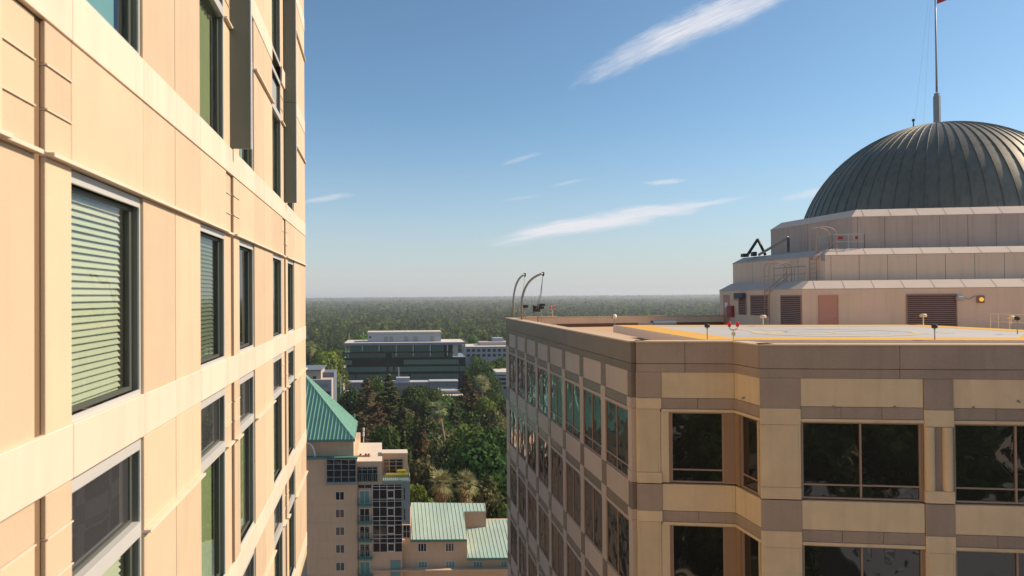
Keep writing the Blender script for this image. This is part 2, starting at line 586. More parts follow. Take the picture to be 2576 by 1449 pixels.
def build_left_tower():
    F = FL
    root = thing('stone_tower', 'sunlit cream stone clad tower with recessed windows close to the viewpoint', 'tower', F.p(14, -8, GROUND_Z))
    H = 4.1
    WIN = [(4.0, 5.87), (7.07, 9.07), (11.83, 13.77), (15.03, 16.83), (19.70, 21.66), (22.87, 24.66)]
    S_END = 28.37
    PIERS = [(-11, 0.9, 0), (0.915, 2.4, 0), (2.415, 4.0, 0), (5.87, 6.455, -.04), (6.545, 7.07, 0), (9.07, 10.42, 0), (10.435, 11.83, 0),
             (13.77, 14.37, -.04), (14.46, 15.03, 0), (16.83, 18.27, 0), (18.285, 19.7, 0), (21.66, 22.31, -.04), (22.41, 22.87, 0),
             (24.66, 26.5, 0), (26.515, S_END, 0)]
    LADDER = {5.87, 6.545, 13.77, 14.46, 21.66, 22.41}
    BANDS = [-11, -4, 4.0, 7.07, 9.07, 10.43, 11.83, 13.77, 15.03, 16.83, 18.28, 19.7, 22.36, 24.66, 26.51, S_END]
    LEDGE_RUNS = [(-11, 4.0, 0), (5.87, 6.455, -.04), (6.545, 7.07, 0), (9.07, 11.83, 0), (13.77, 14.37, -.04), (14.46, 15.03, 0), (16.83, 19.7, 0), (21.66, 22.31, -.04), (22.41, 22.87, 0), (24.66, S_END, 0)]
    LEDGES = Each()
    panels, bands, ledges, back, rooms = MB(), MB(), Each(), MB(), MB()
    T = .045
    G = .014
    for k in range(-14, 5):
        zb = -1.22 + H * k
        detailed = k >= -5
        z_led = zb + 2.47
        z_band = zb + 3.64
        z_top = zb + H + .05
        # piers
        for (a, b, e) in PIERS:
            F.box(panels, a + G * .5, b - G * .5, e - T, e, zb + .016, z_led - .02)
            if k == 0 or not detailed or a not in LADDER:
                pass
            up0, up1 = z_led + .02, z_band - .012
            if a in LADDER and detailed:
                cuts = [up0, zb + 2.86, zb + 3.25, up1]
                for i in range(3):
                    F.box(panels, a + G * .5, b - G * .5, e - T, e, cuts[i] + (.0 if i == 0 else .011), cuts[i + 1] - (.0 if i == 2 else .011))
                for c in cuts[1:3] if -3 <= k <= 1 else []:
                    F.box(ledges, a + G * .5, b - G, e - T, e + .016, c - .006, c + .006)
            else:
                F.box(panels, a + G * .5, b - G * .5, e - T, e, up0, up1)
        segs = [(-11, 5.87, 0), (5.87, 6.455, -.04), (6.545, 13.77, 0), (13.77, 14.37, -.04), (14.46, 21.66, 0), (21.66, 22.31, -.04), (22.41, S_END, 0)] if k == 0 else LEDGE_RUNS
        if -5 <= k <= 3:
            for (a, b, e) in segs:
                F.box(LEDGES, a + .004, b - .004, -T, .072 + e, z_led - .018, z_led + .018)
        # stone spandrels over the windows of the storey level with the camera; elsewhere a second light of glass
        if k == 0 or not detailed:
            for (a, b) in WIN:
                F.box(panels, a + G * .5, b - G * .5, -T, 0, z_led + .02, z_band - .012)
        if not detailed:
            for (a, b) in WIN:
                F.box(back, a, b, -.2, -.16, zb, z_led)
        # floor bands
        for i in range(len(BANDS) - 1):
            a, b = BANDS[i], BANDS[i + 1]
            if k >= 1 and any(abs(a - w) < .05 for w in (11.83, 19.7)):
                b2 = {11.83: 13.77, 19.7: 21.66}[min((11.83, 19.7), key=lambda q: abs(q - a))]
                if b > b2 + .05:
                    F.box(bands, b2 + G, b - G * .5, -T, .012, z_band, z_top)
                continue
            F.box(bands, a + G * .5, b - G * .5, -T, .012, z_band, z_top)
        # backing behind the joints
        for a, b in ((-11, 4.0), (5.87, 7.07), (9.07, 11.83), (13.77, 15.03), (16.83, 19.7), (21.66, 22.87), (24.66, S_END - .03)):
            F.box(back, a + .003, b - .003, -.30, -T - .004, zb, zb + H)
        for (a, b) in WIN:
            if not (k >= 1 and a in (11.83, 19.7)):
                F.box(back, a, b, -.30, -T - .004, (zb + 2.5) if (k == 0 or not detailed) else z_band + .01, zb + H)
        F.box(rooms, -11, S_END - .2, -3.4, -.31, zb + 3.72, zb + 4.02)
    for s in (-10.9, 2.0, 6.4, 10.3, 14.4, 18.2, 22.3, 26.5, 28.05):
        F.box(rooms, s, s + .15, -3.4, -.32, GROUND_Z, 19.0)
    F.box(rooms, -11, S_END - .1, -3.6, -3.41, GROUND_Z, 19.0)
    F.box(back, -11, S_END - .03, -22, -3.7, GROUND_Z, 19.2)
    F.box(bands, -11, S_END, -22, -.301, 19.3, 19.6)
    # end wall, facing away down the street
    for k in range(-14, 5):
        zb = -1.22 + H * k
        for q in range(6):
            P = [F.p(S_END - .029, -.302 - 3.6 * q, zb + .016), F.p(S_END, -.302 - 3.6 * q, zb + .016)]
            F.box(panels, S_END - .028, S_END, -.31 - 3.6 * (q + 1), -.32 - 3.6 * q, zb + .016, zb + H)
    panels.build('wall_panels', 'stone', root, bevel=.006)
    bands.build('floor_bands', 'stone_band', root, bevel=.006)
    ledges.build('groove_lip', 'stone_band', root)
    LEDGES.build('ledge', 'stone_band', root)
    back.build('backing_wall', 'backing', root)
    rooms.build('interior_walls', 'room', root)
    # fins
    for s, e1 in ((6.5, .35), (14.36, .35), (22.40, .33)):
        for z0, z1 in ((2.96, 6.12), (6.13, 10.2), (10.21, 14.3), (14.31, 18.6)):
            fb = MB(); F.box(fb, s - .035, s + .035, -.04, e1, z0, z1)
            o = fb.build('sun_fin', 'fin', root, bevel=.004)
            ed = MB(); F.box(ed, s - .045, s + .045, e1 + .001, e1 + .022, z0, z1)
            ed.build('edge_strip', 'fin_edge', o)
    # windows
    ed = .035      # how far the metal frames sit behind the stone face

    def window(a, b, lights, z0, z1, treat):
        fm = MB()
        F.ring(fm, a, b, -ed - .025, -ed, z0, z1, .035, .12, .11)
        for (p, q, kind) in lights[1:]:
            F.box(fm, a + .035, b - .035, -ed - .11, -ed + .012, p - .17, p)
        w = fm.build('window', 'alu', root, bevel=.003)
        F.box(fm, a + .035, b - .035, -ed - .10, -ed - .026, z0 + .02, z0 + .10)
        sash, pane, spn, rev = MB(), MB(), MB(), MB()
        F.ring(rev, a, b, -ed - .135, -ed - .026, z0 + .001, z1, .034, .05, .015)
        rev.build('reveal', 'jamb_dark', w)
        for i, (p, q, kind) in enumerate(lights):
            pp = p + (.11 if i == 0 else .0)
            qq = q - (.12 if i == len(lights) - 1 else .0)
            F.ring(sash, a + .055, b - .055, -ed - .135, -ed - .085, pp, qq, .07, .05, .05)
            tgt = pane if kind == 'glass' else spn
            quad(tgt, F, a + .10, b - .10, -ed - .105, pp + .05, qq - .05)
            if kind == 'glass':
                h0, h1 = pp + .05, qq - .05
                if treat in ('blind', 'blind_dark'):
                    bl = MB()
                    n = int((h1 - h0 + .11) / .072)
                    rng = random.Random(int(a * 10))
                    for j in range(n):
                        z = h1 - .04 - j * .072
                        t = rng.uniform(-.003, .003)
                        P = [F.p(a + .08, -ed - .155, z - .032 + t), F.p(b - .22, -ed - .155, z - .032 - t), F.p(b - .22, -ed - .195, z + .032 - t), F.p(a + .08, -ed - .195, z + .032 + t)]
                        bl.prism(P, (0, 0, .004))
                    bl.build('blind', treat, w)
                elif treat in ('curtain', 'curtain_blue'):
                    cu = MB()
                    L = (b - a)
                    ranges = [(a + .06, a + L * .86)] if treat == 'curtain' else [(a + .14, b - .3)]
                    for (c0, c1) in ranges:
                        n = 16
                        for j in range(n):
                            x0 = c0 + (c1 - c0) * j / n; x1 = c0 + (c1 - c0) * (j + 1) / n
                            e0 = -ed - .19 - (.05 if j % 2 else 0); e1 = -ed - .19 - (0 if j % 2 else .05)
                            cu.prism([F.p(x0, e0, h0), F.p(x1, e1, h0), F.p(x1, e1, h1), F.p(x0, e0, h1)], -F.n * .006)
                    cu.build('curtain', 'green_curtain' if False else ('curtain' if treat == 'curtain' else 'curtain_blue'), w)
        sash.build('sash', 'sash', w)
        if pane.f: pane.build('pane', 'glass_clear', w)
        if spn.f: spn.build('spandrel_pane', 'spandrel_light' if lights[-1][2] == 'light' else 'glass_spandrel', w)

    for k in range(-4, 3):
        zb = -1.22 + H * k
        for i, (a, b) in enumerate(WIN):
            if k == 0:
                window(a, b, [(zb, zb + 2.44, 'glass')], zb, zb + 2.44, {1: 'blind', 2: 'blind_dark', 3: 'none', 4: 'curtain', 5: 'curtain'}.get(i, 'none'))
            elif k < 0:
                window(a, b, [(zb, zb + 2.44, 'glass'), (zb + 2.61, zb + 3.6, 'dark')], zb, zb + 3.6,
                       'blind' if (i == 1 and k == -1) else 'curtain')
            else:
                strip = i in (2, 4)
                window(a, b, [(zb, zb + 2.44, 'glass'), (zb + 2.61, zb + (3.66 if strip else 3.6), 'light')], zb, zb + (3.66 if strip else 3.6),
                       'curtain_blue' if i == 1 else 'curtain')
                if strip:
                    sp = MB(); quad(sp, F, a + .06, b - .06, -ed - .105, zb + 3.67, zb + H - .01)
                    F.box(sp, a, a + .055, -ed - .16, -ed, zb + 3.66, zb + H); F.box(sp, b - .055, b, -ed - .16, -ed, zb + 3.66, zb + H)
                    sp.build('spandrel_pane', 'glass_side', root)
    return root


LEFT = build_left_tower()


# ------------------------------------------------------------------ granite office tower with helipad and dome
ZC = -1.69                                   # top of its parapet, relative to the camera
TV = np.array([1.0, -.127, 0.0]); TV /= np.linalg.norm(TV)      # along its front
SDV = np.array([-.180, 1.0, 0.0]); SDV /= np.linalg.norm(SDV)   # along its side
C0 = np.array([4.43, 24.47]); O2 = np.array([8.11, 22.46]); F1R = np.array([7.78, 24.05])
CS = C0 + np.array([-.17, .10])
F1 = Fr(C0, TV[:2]); F2 = Fr(O2, TV[:2]); FR = Fr(F1R, O2 - F1R)
FS = Fr(CS, SDV[:2], flip=True)              # u runs away from the viewer, e to the left
SIDE_LEN = 26.7
LV = dict(joint=-2.49, a=-2.79, b=-3.72, c=-4.10, d=-4.21, wt=-4.27, tr=-6.27, wb=-6.72, sp=-6.77)
FH = 4.0

TOWER = thing('office_tower', 'brown granite office tower with rooftop helipad, stepped penthouse and dark dome', 'tower', (20, 40, GROUND_Z))


def glazing(F, u0, u1, z0, z1, ztr, mull, depth, glass, parent=None, thin=False):
    """one window of the tower: bronze frame, its pane sheets"""
    fm = MB()
    fw, mw, pr = (.028, .014, .004) if thin else (.05, .025, .03)
    F.ring(fm, u0, u1, -depth - .06, -depth + pr, z0, z1, fw, .05, .05)
    zs = [z0 + .05, z1 - .05] if ztr is None else [z0 + .05, ztr - .022, ztr + .022, z1 - .05]
    if ztr is not None:
        F.box(fm, u0 + fw, u1 - fw, -depth - .06, -depth + pr * .6, ztr - .022, ztr + .022)
    us = [u0 + fw]
    for m in mull:
        F.box(fm, m - mw, m + mw, -depth - .06, -depth + pr * .8, z0 + .05, z1 - .05)
        us += [m - mw, m + mw]
    us.append(u1 - fw)
    w = fm.build('window', 'bronze', parent or TOWER)
    pn = MB()
    for i in range(0, len(us), 2):
        for j in range(0, len(zs), 2):
            if F.flip:
                pn.add([F.p(us[i + 1], -depth - .03, zs[j]), F.p(us[i], -depth - .03, zs[j]), F.p(us[i], -depth - .03, zs[j + 1]), F.p(us[i + 1], -depth - .03, zs[j + 1])], [(0, 1, 2, 3)])
            else:
                quad(pn, F, us[i], us[i + 1], -depth - .03, zs[j], zs[j + 1])
    pn.build('pane', glass, w)
    return w


def build_tower_facades():
    GR, PO, PR, PS, core, jamb, COP = Sets(), Sets(), Sets(), Sets(), MB(), Each(), Sets()
    g = .006
    rng = random.Random(3)

    def blocks(F, mb, u0, u1, e0, e1, z0, z1, size):
        n = max(1, round((u1 - u0) / size))
        for i in range(n):
            a, b = u0 + (u1 - u0) * i / n, u0 + (u1 - u0) * (i + 1) / n
            F.box(mb, a + (g if i else 0), b - (g if i < n - 1 else 0), e0, e1, z0, z1)

    D = .5
    # ---- crown: two granite courses below the coping, all round
    for key, F, u1, m, sz in ((1, F1, 3.40, GR['c1'], 2.2), (2, FR, 1.62, GR['c2'], 2.0), (3, F2, 26, GR['c3'], 4.55), (4, FS, SIDE_LEN, PO['c4'], 3.05)):
        uu0 = 0
        blocks(F, m, uu0, u1, -D, .03, LV['joint'] + .008, ZC - .05, sz)
        blocks(F, m, uu0, u1, -D, .015, LV['a'], LV['joint'] - .008, sz)
        F.box(COP[key], uu0 - .02, u1 + .02, -D - .06, .07, ZC - .05, ZC)
    core_z1 = LV['a']
    rows = 6
    # ---- main front F2
    W2 = 3.66
    P0 = [0.19 + .0, 1.28]
    bays = [(1.32 + i * 4.64, 1.32 + i * 4.64 + W2) for i in range(5)]
    for r in range(rows):
        gran, pre = GR['f2', r], PR['f2', r]
        dz = -FH * r
        z = {k: v + dz for k, v in LV.items()}
        ztop = LV['a'] if r == 0 else LV['sp'] + FH + dz
        # spandrel band and lintel
        for (a, b) in bays:
            F2.box(pre, a - .04, b + .05, -D, .0, z['b'] + .006, ztop - .006)
            blocks(F2, gran, a - .04, b + .05, -D, .004, z['c'] + .006, z['b'] - .004, 1.2)
            F2.box(pre, a - .04, b + .05, -D, .035, z['d'], z['c'] - .006)
            F2.box(jamb, a - .04, a - .001, -D, -.05, z['wb'] - .01, z['d']); F2.box(jamb, b + .001, b + .05, -D, -.05, z['wb'] - .01, z['d'])
        # piers
        piers = [(.0, 1.27, False)] + [(b + .06, b + .94, True) for (a, b) in bays]
        for (a, b, colm) in piers:
            F2.box(gran, a, b, -D, .03, z['b'] - .06 + .006, ztop - .003)
            F2.box(pre, a, b, -D, .05, z['d'] - .10, z['b'] - .06)
            F2.box(pre, a, b, -D, .045, z['wb'] - .02, z['wb'] + .36)
            if colm and r == 0:
                F2.box(gran, a + .30, b - .30, -D, -.06, z['wb'] + .36, z['d'] - .10)
                F2.box(jamb, a, b, -D, -.12, z['wb'] + .36, z['d'] - .10)
                for c in (a + .17, b - .17):
                    pts = [F2.p(c, -.06, z['wb'] + .37), F2.p(c, -.06, z['d'] - .11)]
                    pre.tube(pts, .155, 20)
            else:
                F2.box(pre, a + .08, b - .08, -D, .035, z['wb'] + .366, z['d'] - .106)
                F2.box(pre, a, b, -D, .015, z['wb'] + .364, z['d'] - .104)
        for (a, b) in bays[:4]:
            glazing(F2, a, b, z['wb'], z['wt'] + .05, z['tr'], [(a + b) / 2], .12, 'glass_dark')
        F2.box(pre, bays[4][0], bays[4][1], -D, -.2, z['wb'], z['d'])
    # ---- recessed front F1, its corner pier and the return wall
    for r in range(rows):
        gran, pre = GR['f1', r], PR['f1', r]
        dz = -FH * r
        z = {k: v + dz for k, v in LV.items()}
        ztop = LV['a'] if r == 0 else LV['sp'] + FH + dz
        F1.box(pre, .86, 3.39, -D, -.01, z['b'] + .006, ztop - .006)
        blocks(F1, gran, .86, 3.392, -D, -.004, z['c'] + .006, z['b'] - .004, 1.25)
        F1.box(pre, .86, 3.39, -D, .03, z['d'], z['c'] - .006)
        F1.box(gran, -.02, .86, -D, .03, z['b'] + .006, ztop - .003)
        F1.box(pre, -.02, .86, -D, .055, z['c'], z['b'])
        F1.box(pre, -.02, .82, -D, .012, z['wb'] + .366, z['c'] - .006)
        F1.box(pre, .06, .74, -D, .03, z['wb'] + .366, z['c'] - .006)
        F1.box(pre, -.02, .86, -D, .05, z['wb'] - .02, z['wb'] + .36)
        F1.box(pre, .825, 1.12, -D, -.02, z['wb'], z['d'])
        F1.box(jamb, 1.122, 1.2, -D, -.05, z['wb'], z['d'])
        F1.box(jamb, 3.02, 3.388, -D, -.015, z['wb'], z['d'])
        glazing(F1, 1.2, 3.02, z['wb'], z['wt'] + .05, z['tr'], [], .12, 'glass_dark')
        FR.box(PR['ret', r], .0, 1.60, -D, -.01, z['b'] + .006, ztop - .006)
        FR.box(GR['ret', r], .0, 1.60, -D, -.004, z['c'] + .006, z['b'] - .004)
        FR.box(PR['ret', r], .0, 1.60, -D, .03, z['d'], z['c'] - .006)
        FR.box(jamb, .0, .28, -D, -.015, z['wb'], z['d'])
        FR.box(jamb, 1.50, 1.60, -D, -.03, z['wb'], z['d'])
        glazing(FR, .28, 1.50, z['wb'], z['wt'] + .05, z['tr'], [], .12, 'glass_dark')
    # ---- long side
    nb = 8
    pitch = 3.2
    first = .36
    for r in range(rows):
        pol, pres = PO['side', r], PS['side', r]
        dz = -FH * r
        z = {k: v + dz for k, v in LV.items()}
        ztop = LV['a'] if r == 0 else LV['sp'] + FH + dz
        FS.box(pol, 0, first - .003, -D, .02, z['b'] + .006, ztop - .003)
        FS.box(pres, 0, first - .003, -D, .05, z['c'], z['b'])
        FS.box(pres, 0, first - .003, -D, .02, z['wb'] + .366, z['c'] - .006)
        FS.box(pres, 0, first - .003, -D, .045, z['wb'] - .04, z['wb'] + .36)
        for i in range(nb + 1):
            a = first + i * pitch
            b = a + pitch - .58
            if i < nb:
                FS.box(pres, a, b, -D, .0, z['b'] + .006, ztop - .006)
                FS.box(pol, a, b, -D, .004, z['c'] + .006, z['b'] - .003)
                FS.box(pres, a, b, -D, .03, z['d'], z['c'] - .006)
                glazing(FS, a, b, z['wb'], z['d'], z['tr'] if r == 0 else None, [a + (b - a) * .5], .0, 'glass_side', thin=True)
            p0, p1 = b + .003, a + pitch - .003
            if i == nb:
                p0, p1 = a, SIDE_LEN
            n = 1 if i < nb else 2
            FS.box(pol, p0, p1, -D, .018, z['b'] + .02, ztop - .003)
            FS.box(pres, p0, p1, -D, .035, z['d'] - .12, z['b'] + .014)
            FS.box(pres, p0 + .04, p1 - .04, -D, .025, z['wb'] + .30, z['d'] - .125)
            FS.box(pres, p0, p1, -D, .03, z['wb'] - .02, z['wb'] + .295)
    zlow = LV['sp'] - FH * (rows - 1)
    # ---- body under the detailed storeys and behind the windows
    off = .62
    inner = [F1.p(.62, -off, 0), F1.p(3.33 + off * .3, -off, 0), F2.p(off, -off, 0), F2.p(26, -off, 0), F2.p(26, -42, 0), FS.p(SIDE_LEN - .6, -off, 0), ]
    ring = [np.array([p[0], p[1], GROUND_Z]) for p in inner]
    core.prism(ring, (0, 0, core_z1 - GROUND_Z))
    base = [F1.p(0, 0, 0), F1.p(3.33, 0, 0), F2.p(0, 0, 0), F2.p(26, 0, 0), F2.p(26, -43, 0), FS.p(SIDE_LEN, 0, 0), FS.p(0, 0, 0)]
    bs = MB()
    bs.prism([np.array([p[0], p[1], GROUND_Z]) for p in base], (0, 0, zlow - .05 - GROUND_Z))
    bs.build('lower_storeys', 'granite', TOWER)
    core.build('core', 'brown_base', TOWER)
    GR.build('granite_cladding', 'granite', TOWER, bevel=.008)
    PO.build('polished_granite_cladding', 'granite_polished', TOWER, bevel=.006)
    PR.build('precast_cladding', 'precast', TOWER, bevel=.012)
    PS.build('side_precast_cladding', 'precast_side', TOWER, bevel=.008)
    jamb.build('window_jamb', 'jamb', TOWER)
    COP.build('parapet_coping', 'coping_tan', TOWER)
    # small drain spouts and fixings on the light panels
    sp = MB()
    for (x, y, F) in ((2096, 1022, F2), (2250, 1022, F2), (2448, 1024, F2), (2560, 1008, F2), (1873, 1000, FR)):
        u, z_ = F.uz(x, y)
        p = F.p(u, .0, z_)
        sp.tube([p, p + F.n * .10 + np.array([0, 0, -.03])], .032, 8)
    sp.build('drain_spout', 'steel', TOWER)


build_tower_facades()


def build_roof():
    zr = -2.45
    fl = MB()
    poly = [FS.p(.2, -.55, 0), F1.p(3.2, -.55, 0), F2.p(.5, -.55, 0), F2.p(26, -.55, 0), F2.p(26, -42, 0), FS.p(SIDE_LEN - .3, -.4, 0)]
    fl.prism([np.array([p[0], p[1], zr]) for p in poly], (0, 0, -.12))
    fl.build('roof', 'roofing', TOWER)
    # far parapet, seen from inside
    A = FS.p(SIDE_LEN, -.02, 0); B = np.array([34, 54.2, 0])
    FP = Fr(A[:2], (B - A)[:2])
    L = np.linalg.norm(B - A)
    pa = MB(); FP.box(pa, .0, L, -.4, .0, -2.2, ZC - .05)
    FP.box(pa, 0, L, -.4, -.1, GROUND_Z, -2.2)
    pa.build('far_parapet', 'plaster', TOWER)
    fa = MB(); FP.box(fa, 0.5, L, -.38, .03, zr, -2.21)  # darker brown strip along the foot of the far parapet
    fa.build('brown_base', 'brown_base', TOWER)
    pc = MB(); FP.box(pc, 0, L, -.45, .05, ZC - .05, ZC)
    pc.build('parapet_coping', 'coping_tan', TOWER)
    # inner face of side and front parapets
    for F, u0, u1 in ((FS, .3, SIDE_LEN - .4), (F1, .4, 3.3), (F2, .5, 26)):
        i = MB(); F.box(i, u0, u1, -.56, -.505, zr, ZC - .06)
        i.build('parapet_lining', 'roofing', TOWER)
    # parapet stub and plinths beside the davits
    pb = MB()
    q = at(1385, 800, 50.0)
    FQ = Fr((q[0] - 1.9, q[1] + 1.4), (1, -.1))
    FQ.box(pb, 0, 2.4, -.3, 0, zr, -1.62)
    pb.build('plinth_wall', 'plaster', TOWER)


build_roof()


def build_helipad():
    zd = -1.75
    pl = at_z(1545, 818, zd); pf = at_z(2312, 817, zd); pr = at_z(2700, 836, zd); pn = at_z(1769, 855, zd); nr = at_z(2700, 856.5, zd)
    poly = [pl, pn, nr, pr, pf]
    deck = MB()
    deck.prism([np.array([p[0], p[1], zd - .28]) for p in poly], (0, 0, .28))
    d = deck.build('helipad_deck', 'deck', TOWER)
    fs = MB()
    n = len(poly)
    cen = sum(poly) / n
    for i in range(n):
        a, b = np.array(poly[i]), np.array(poly[(i + 1) % n])
        F = Fr(a[:2], (b - a)[:2])
        s = 1 if (F.n[:2] @ (a - cen)[:2]) > 0 else -1
        F.box(fs, -.02, np.linalg.norm(b - a) + .02, .002 * s, .06 * s, zd - .40, zd - .015) if s > 0 else F.box(fs, -.02, np.linalg.norm(b - a) + .02, -.06, -.002, zd - .40, zd - .015)
    fs.build('fascia', 'fascia', d)
    # supports
    su = MB()
    for tx in (.15, .5, .85):
        for ty in (.15, .5, .85):
            p = (pl * (1 - tx) + pf * tx) * (1 - ty) + (pn * (1 - tx) + nr * tx) * ty
            su.box(p[0] - .15, p[0] + .15, p[1] - .15, p[1] + .15, -2.45, zd - .29)
    su.build('deck_post', 'steel', d)

    def inset(poly, w):
        out = []
        for i in range(n):
            p0, p1, p2 = (np.array(poly[(i + k - 1) % n][:2]) for k in range(3))
            d1 = (p1 - p0) / np.linalg.norm(p1 - p0); d2 = (p2 - p1) / np.linalg.norm(p2 - p1)
            n1 = np.array([-d1[1], d1[0]]); n2 = np.array([-d2[1], d2[0]])
            if n1 @ (cen[:2] - p1) < 0: n1, n2 = -n1, -n2
            A_ = np.array([n1, n2]); rhs = np.array([n1 @ p1 + w, n2 @ p1 + w])
            out.append(np.linalg.solve(A_, rhs))
        return out
    inn = inset(poly, 1.55)
    yb = MB()
    for i in range(n):
        j = (i + 1) % n
        q = [poly[i][:2], poly[j][:2], inn[j], inn[i]]
        yb.prism([(p[0], p[1], zd + .002) for p in q], (0, 0, .004))
    edge_paint = yb
    letter = MB()
    # marks: circle, letter and arrow strokes, laid flat on the deck

    def stroke(pts, w, name=None):
        yb = MB() if name else letter
        for a, b in zip(pts[:-1], pts[1:]):
            a, b = np.array(a[:2]), np.array(b[:2])
            t = (b - a) / np.linalg.norm(b - a); s = np.array([-t[1], t[0]]) * w / 2
            q = [a - s - t * w * .3, b - s + t * w * .3, b + s + t * w * .3, a + s - t * w * .3]
            yb.prism([(p[0], p[1], zd + .003 + .001 * (len(yb.f) % 5)) for p in q], (0, 0, .004))
        if name: yb.build(name, 'faded', d)
    c = (at_z(2098, 837, zd)); R = 3.3
    stroke([(c[0] + R * math.cos(t * math.pi / 20), c[1] + R * .78 * math.sin(t * math.pi / 20)) for t in range(41)], .34, 'landing_circle')
    for dy in (-.85, .85):
        stroke([(c[0] - 1.7, c[1] + dy), (c[0] + 1.7, c[1] + dy * 1.05)], .42)
    stroke([(c[0], c[1] - .85), (c[0], c[1] + .85)], .42)
    v0 = at_z(1858, 826.5, zd); v1 = at_z(1937, 840.5, zd); v2 = at_z(1975, 834, zd)
    stroke([v0, v1, v2], .34, 'arrow_mark')
    stroke([at_z(1890, 829.5, zd), at_z(1950, 830.6, zd)], .34, 'dash_mark')
    stroke([at_z(2296, 836.5, zd), at_z(2328, 840, zd)], .3, 'dash_mark'); stroke([at_z(2360, 836.5, zd), at_z(2388, 838.5, zd)], .3, 'dash_mark')
    edge_paint.build('edge_line', 'yellow', d)
    letter.build('landing_letter', 'faded', d)
    return d


HELIPAD = build_helipad()


def build_penthouse():
    """three stepped stucco tiers with sloped copings, then the dome"""
    zr = -2.45
    specs = [  # outer front corner, outer far corner, inner corners (px), front depth, inset
        ((2018, 728.5), (1810, 730), (2032, 706.5), 42.0, .9, 'plaster'),
        ((2075.7, 643.5), (1843.5, 664), (2089.7, 626.5), 44.0, .8, 'plaster'),
        ((2142.9, 546.9), (1938.8, 579.7), (2153.8, 528), 45.8, .8, 'plaster_up'),
    ]
    zbase = zr
    faces = []
    for i, (pa, pb, pin, Y, ins, mt) in enumerate(specs):
        A = at(*pa, Y)
        zw = A[2]
        v = ray(*pb)
        # far left corner: same wall top height, found where that height meets the sight line; near the horizon use a fixed length
        if i == 0:
            B = at(pb[0], pb[1], 53.2)
        else:
            B = v * (zw / v[2])
            if not (50 < B[1] < 58): B = at(pb[0], pb[1], 54.2)
        A2, B2 = A[:2], B[:2]
        zin = at(*pin, Y + ins)[2]
        t = TV[:2]
        Rr = A2 + t * 46
        Cc = B2 + (v[:2] / np.linalg.norm(v[:2])) * 15 + np.array([.5, 0])
        Dd = Rr + np.array([0, 30])
        out = [A2, Rr, Dd, Cc, B2]
        cen = sum(out) / 5
        n = 5
        inn = []
        for k in range(n):
            p0, p1, p2 = out[k - 1], out[k], out[(k + 1) % n]
            d1 = (p1 - p0) / np.linalg.norm(p1 - p0); d2 = (p2 - p1) / np.linalg.norm(p2 - p1)
            n1 = np.array([-d1[1], d1[0]]); n2 = np.array([-d2[1], d2[0]])
            inn.append(np.linalg.solve(np.array([n1, n2]), np.array([n1 @ p1 + ins, n2 @ p1 + ins])))
        wall = MB()
        wall.prism([(p[0], p[1], zbase) for p in out], (0, 0, zw - zbase))
        wl = wall.build('penthouse_wall', mt, TOWER)
        cp = MB()
        o = .03
        outw = [p + (p - cen) / np.linalg.norm(p - cen) * o for p in out]
        lo = [(p[0], p[1], zw + .002) for p in outw]; lo2 = [(p[0], p[1], zw + .05) for p in outw]; hi = [(p[0], p[1], zin) for p in inn]
        cp.add(lo + lo2 + hi, [tuple(range(n))[::-1]] + [(k, (k + 1) % n, n + (k + 1) % n, n + k) for k in range(n)] +
               [(n + k, n + (k + 1) % n, 2 * n + (k + 1) % n, 2 * n + k) for k in range(n)] + [tuple(range(2 * n, 3 * n))])
        cp.build('sloped_coping', 'coping', TOWER)
        FA = Fr(A2, t)
        FB = Fr(A2, B2 - A2, flip=True)
        # panel joints
        jt = Each()
        if i > 0:
            L = np.linalg.norm(B2 - A2)
            for q in range(14):
                u = .35 + q * 1.72
                FA.box(jt, u - .012, u + .012, -.02, .004, zbase + .01, zw)
            for q in range(1, 4):
                u = L * q / 4
                FB.box(jt, u - .012, u + .012, -.02, .004, zbase + .01, zw)
        else:
            pass
        # joints on the slope
        slope_n = np.array([FA.n[0] * (zin - zw), FA.n[1] * (zin - zw), ins]); slope_n /= np.linalg.norm(slope_n)
        for q in range(16):
            u = .35 + q * 1.72 + .4
            a = FA.p(u, o, zw + .05); b = FA.p(u + .12, -ins, zin)
            jt.prism([a + slope_n * .003, a + FA.u * .022 + slope_n * .003, b + FA.u * .022 + slope_n * .003, b + slope_n * .003], slope_n * .002)
        jt.build('panel_joint', 'joint', wl)
        faces.append((FA, FB, A, B, zw, zin, zbase, wl))
        zbase = zin - .06
    # ---- dome
    Yc = 59.0
    c = np.array([(2371 - CXP) / FPX * Yc - .25, Yc]); R = 11.3; z0 = 3.05
    nrib = 68
    dm = MB()
    seg = nrib * 4
    prof = [(R * math.cos(a), z0 + R * math.sin(a)) for a in np.linspace(0, math.radians(88.5), 26)]
    dm.lathe(prof, (c[0], c[1], 0), seg)
    dome = dm.build('dome', 'copper', TOWER, smooth=True)
    rb = MB()
    for k in range(nrib):
        az = 2 * math.pi * k / nrib
        er = np.array([math.cos(az), math.sin(az), 0]); et = np.array([-math.sin(az), math.cos(az), 0])
        pr = []
        for a in np.linspace(0, math.radians(86), 22):
            nn = er * math.cos(a) + np.array([0, 0, math.sin(a)])
            pc_ = np.array([c[0], c[1], z0]) + R * nn
            w = .028
            pr.append([pc_ - et * w - nn * .02, pc_ + et * w - nn * .02, pc_ + et * w * .5 + nn * .065, pc_ - et * w * .5 + nn * .065])
        vs = [q for r_ in pr for q in r_]
        fsx = []
        for i in range(len(pr) - 1):
            for j in range(4):
                fsx.append((i * 4 + j, i * 4 + (j + 1) % 4, (i + 1) * 4 + (j + 1) % 4, (i + 1) * 4 + j))
        rb.add(vs, fsx)
    rb.build('seam_ribs', 'copper', dome)
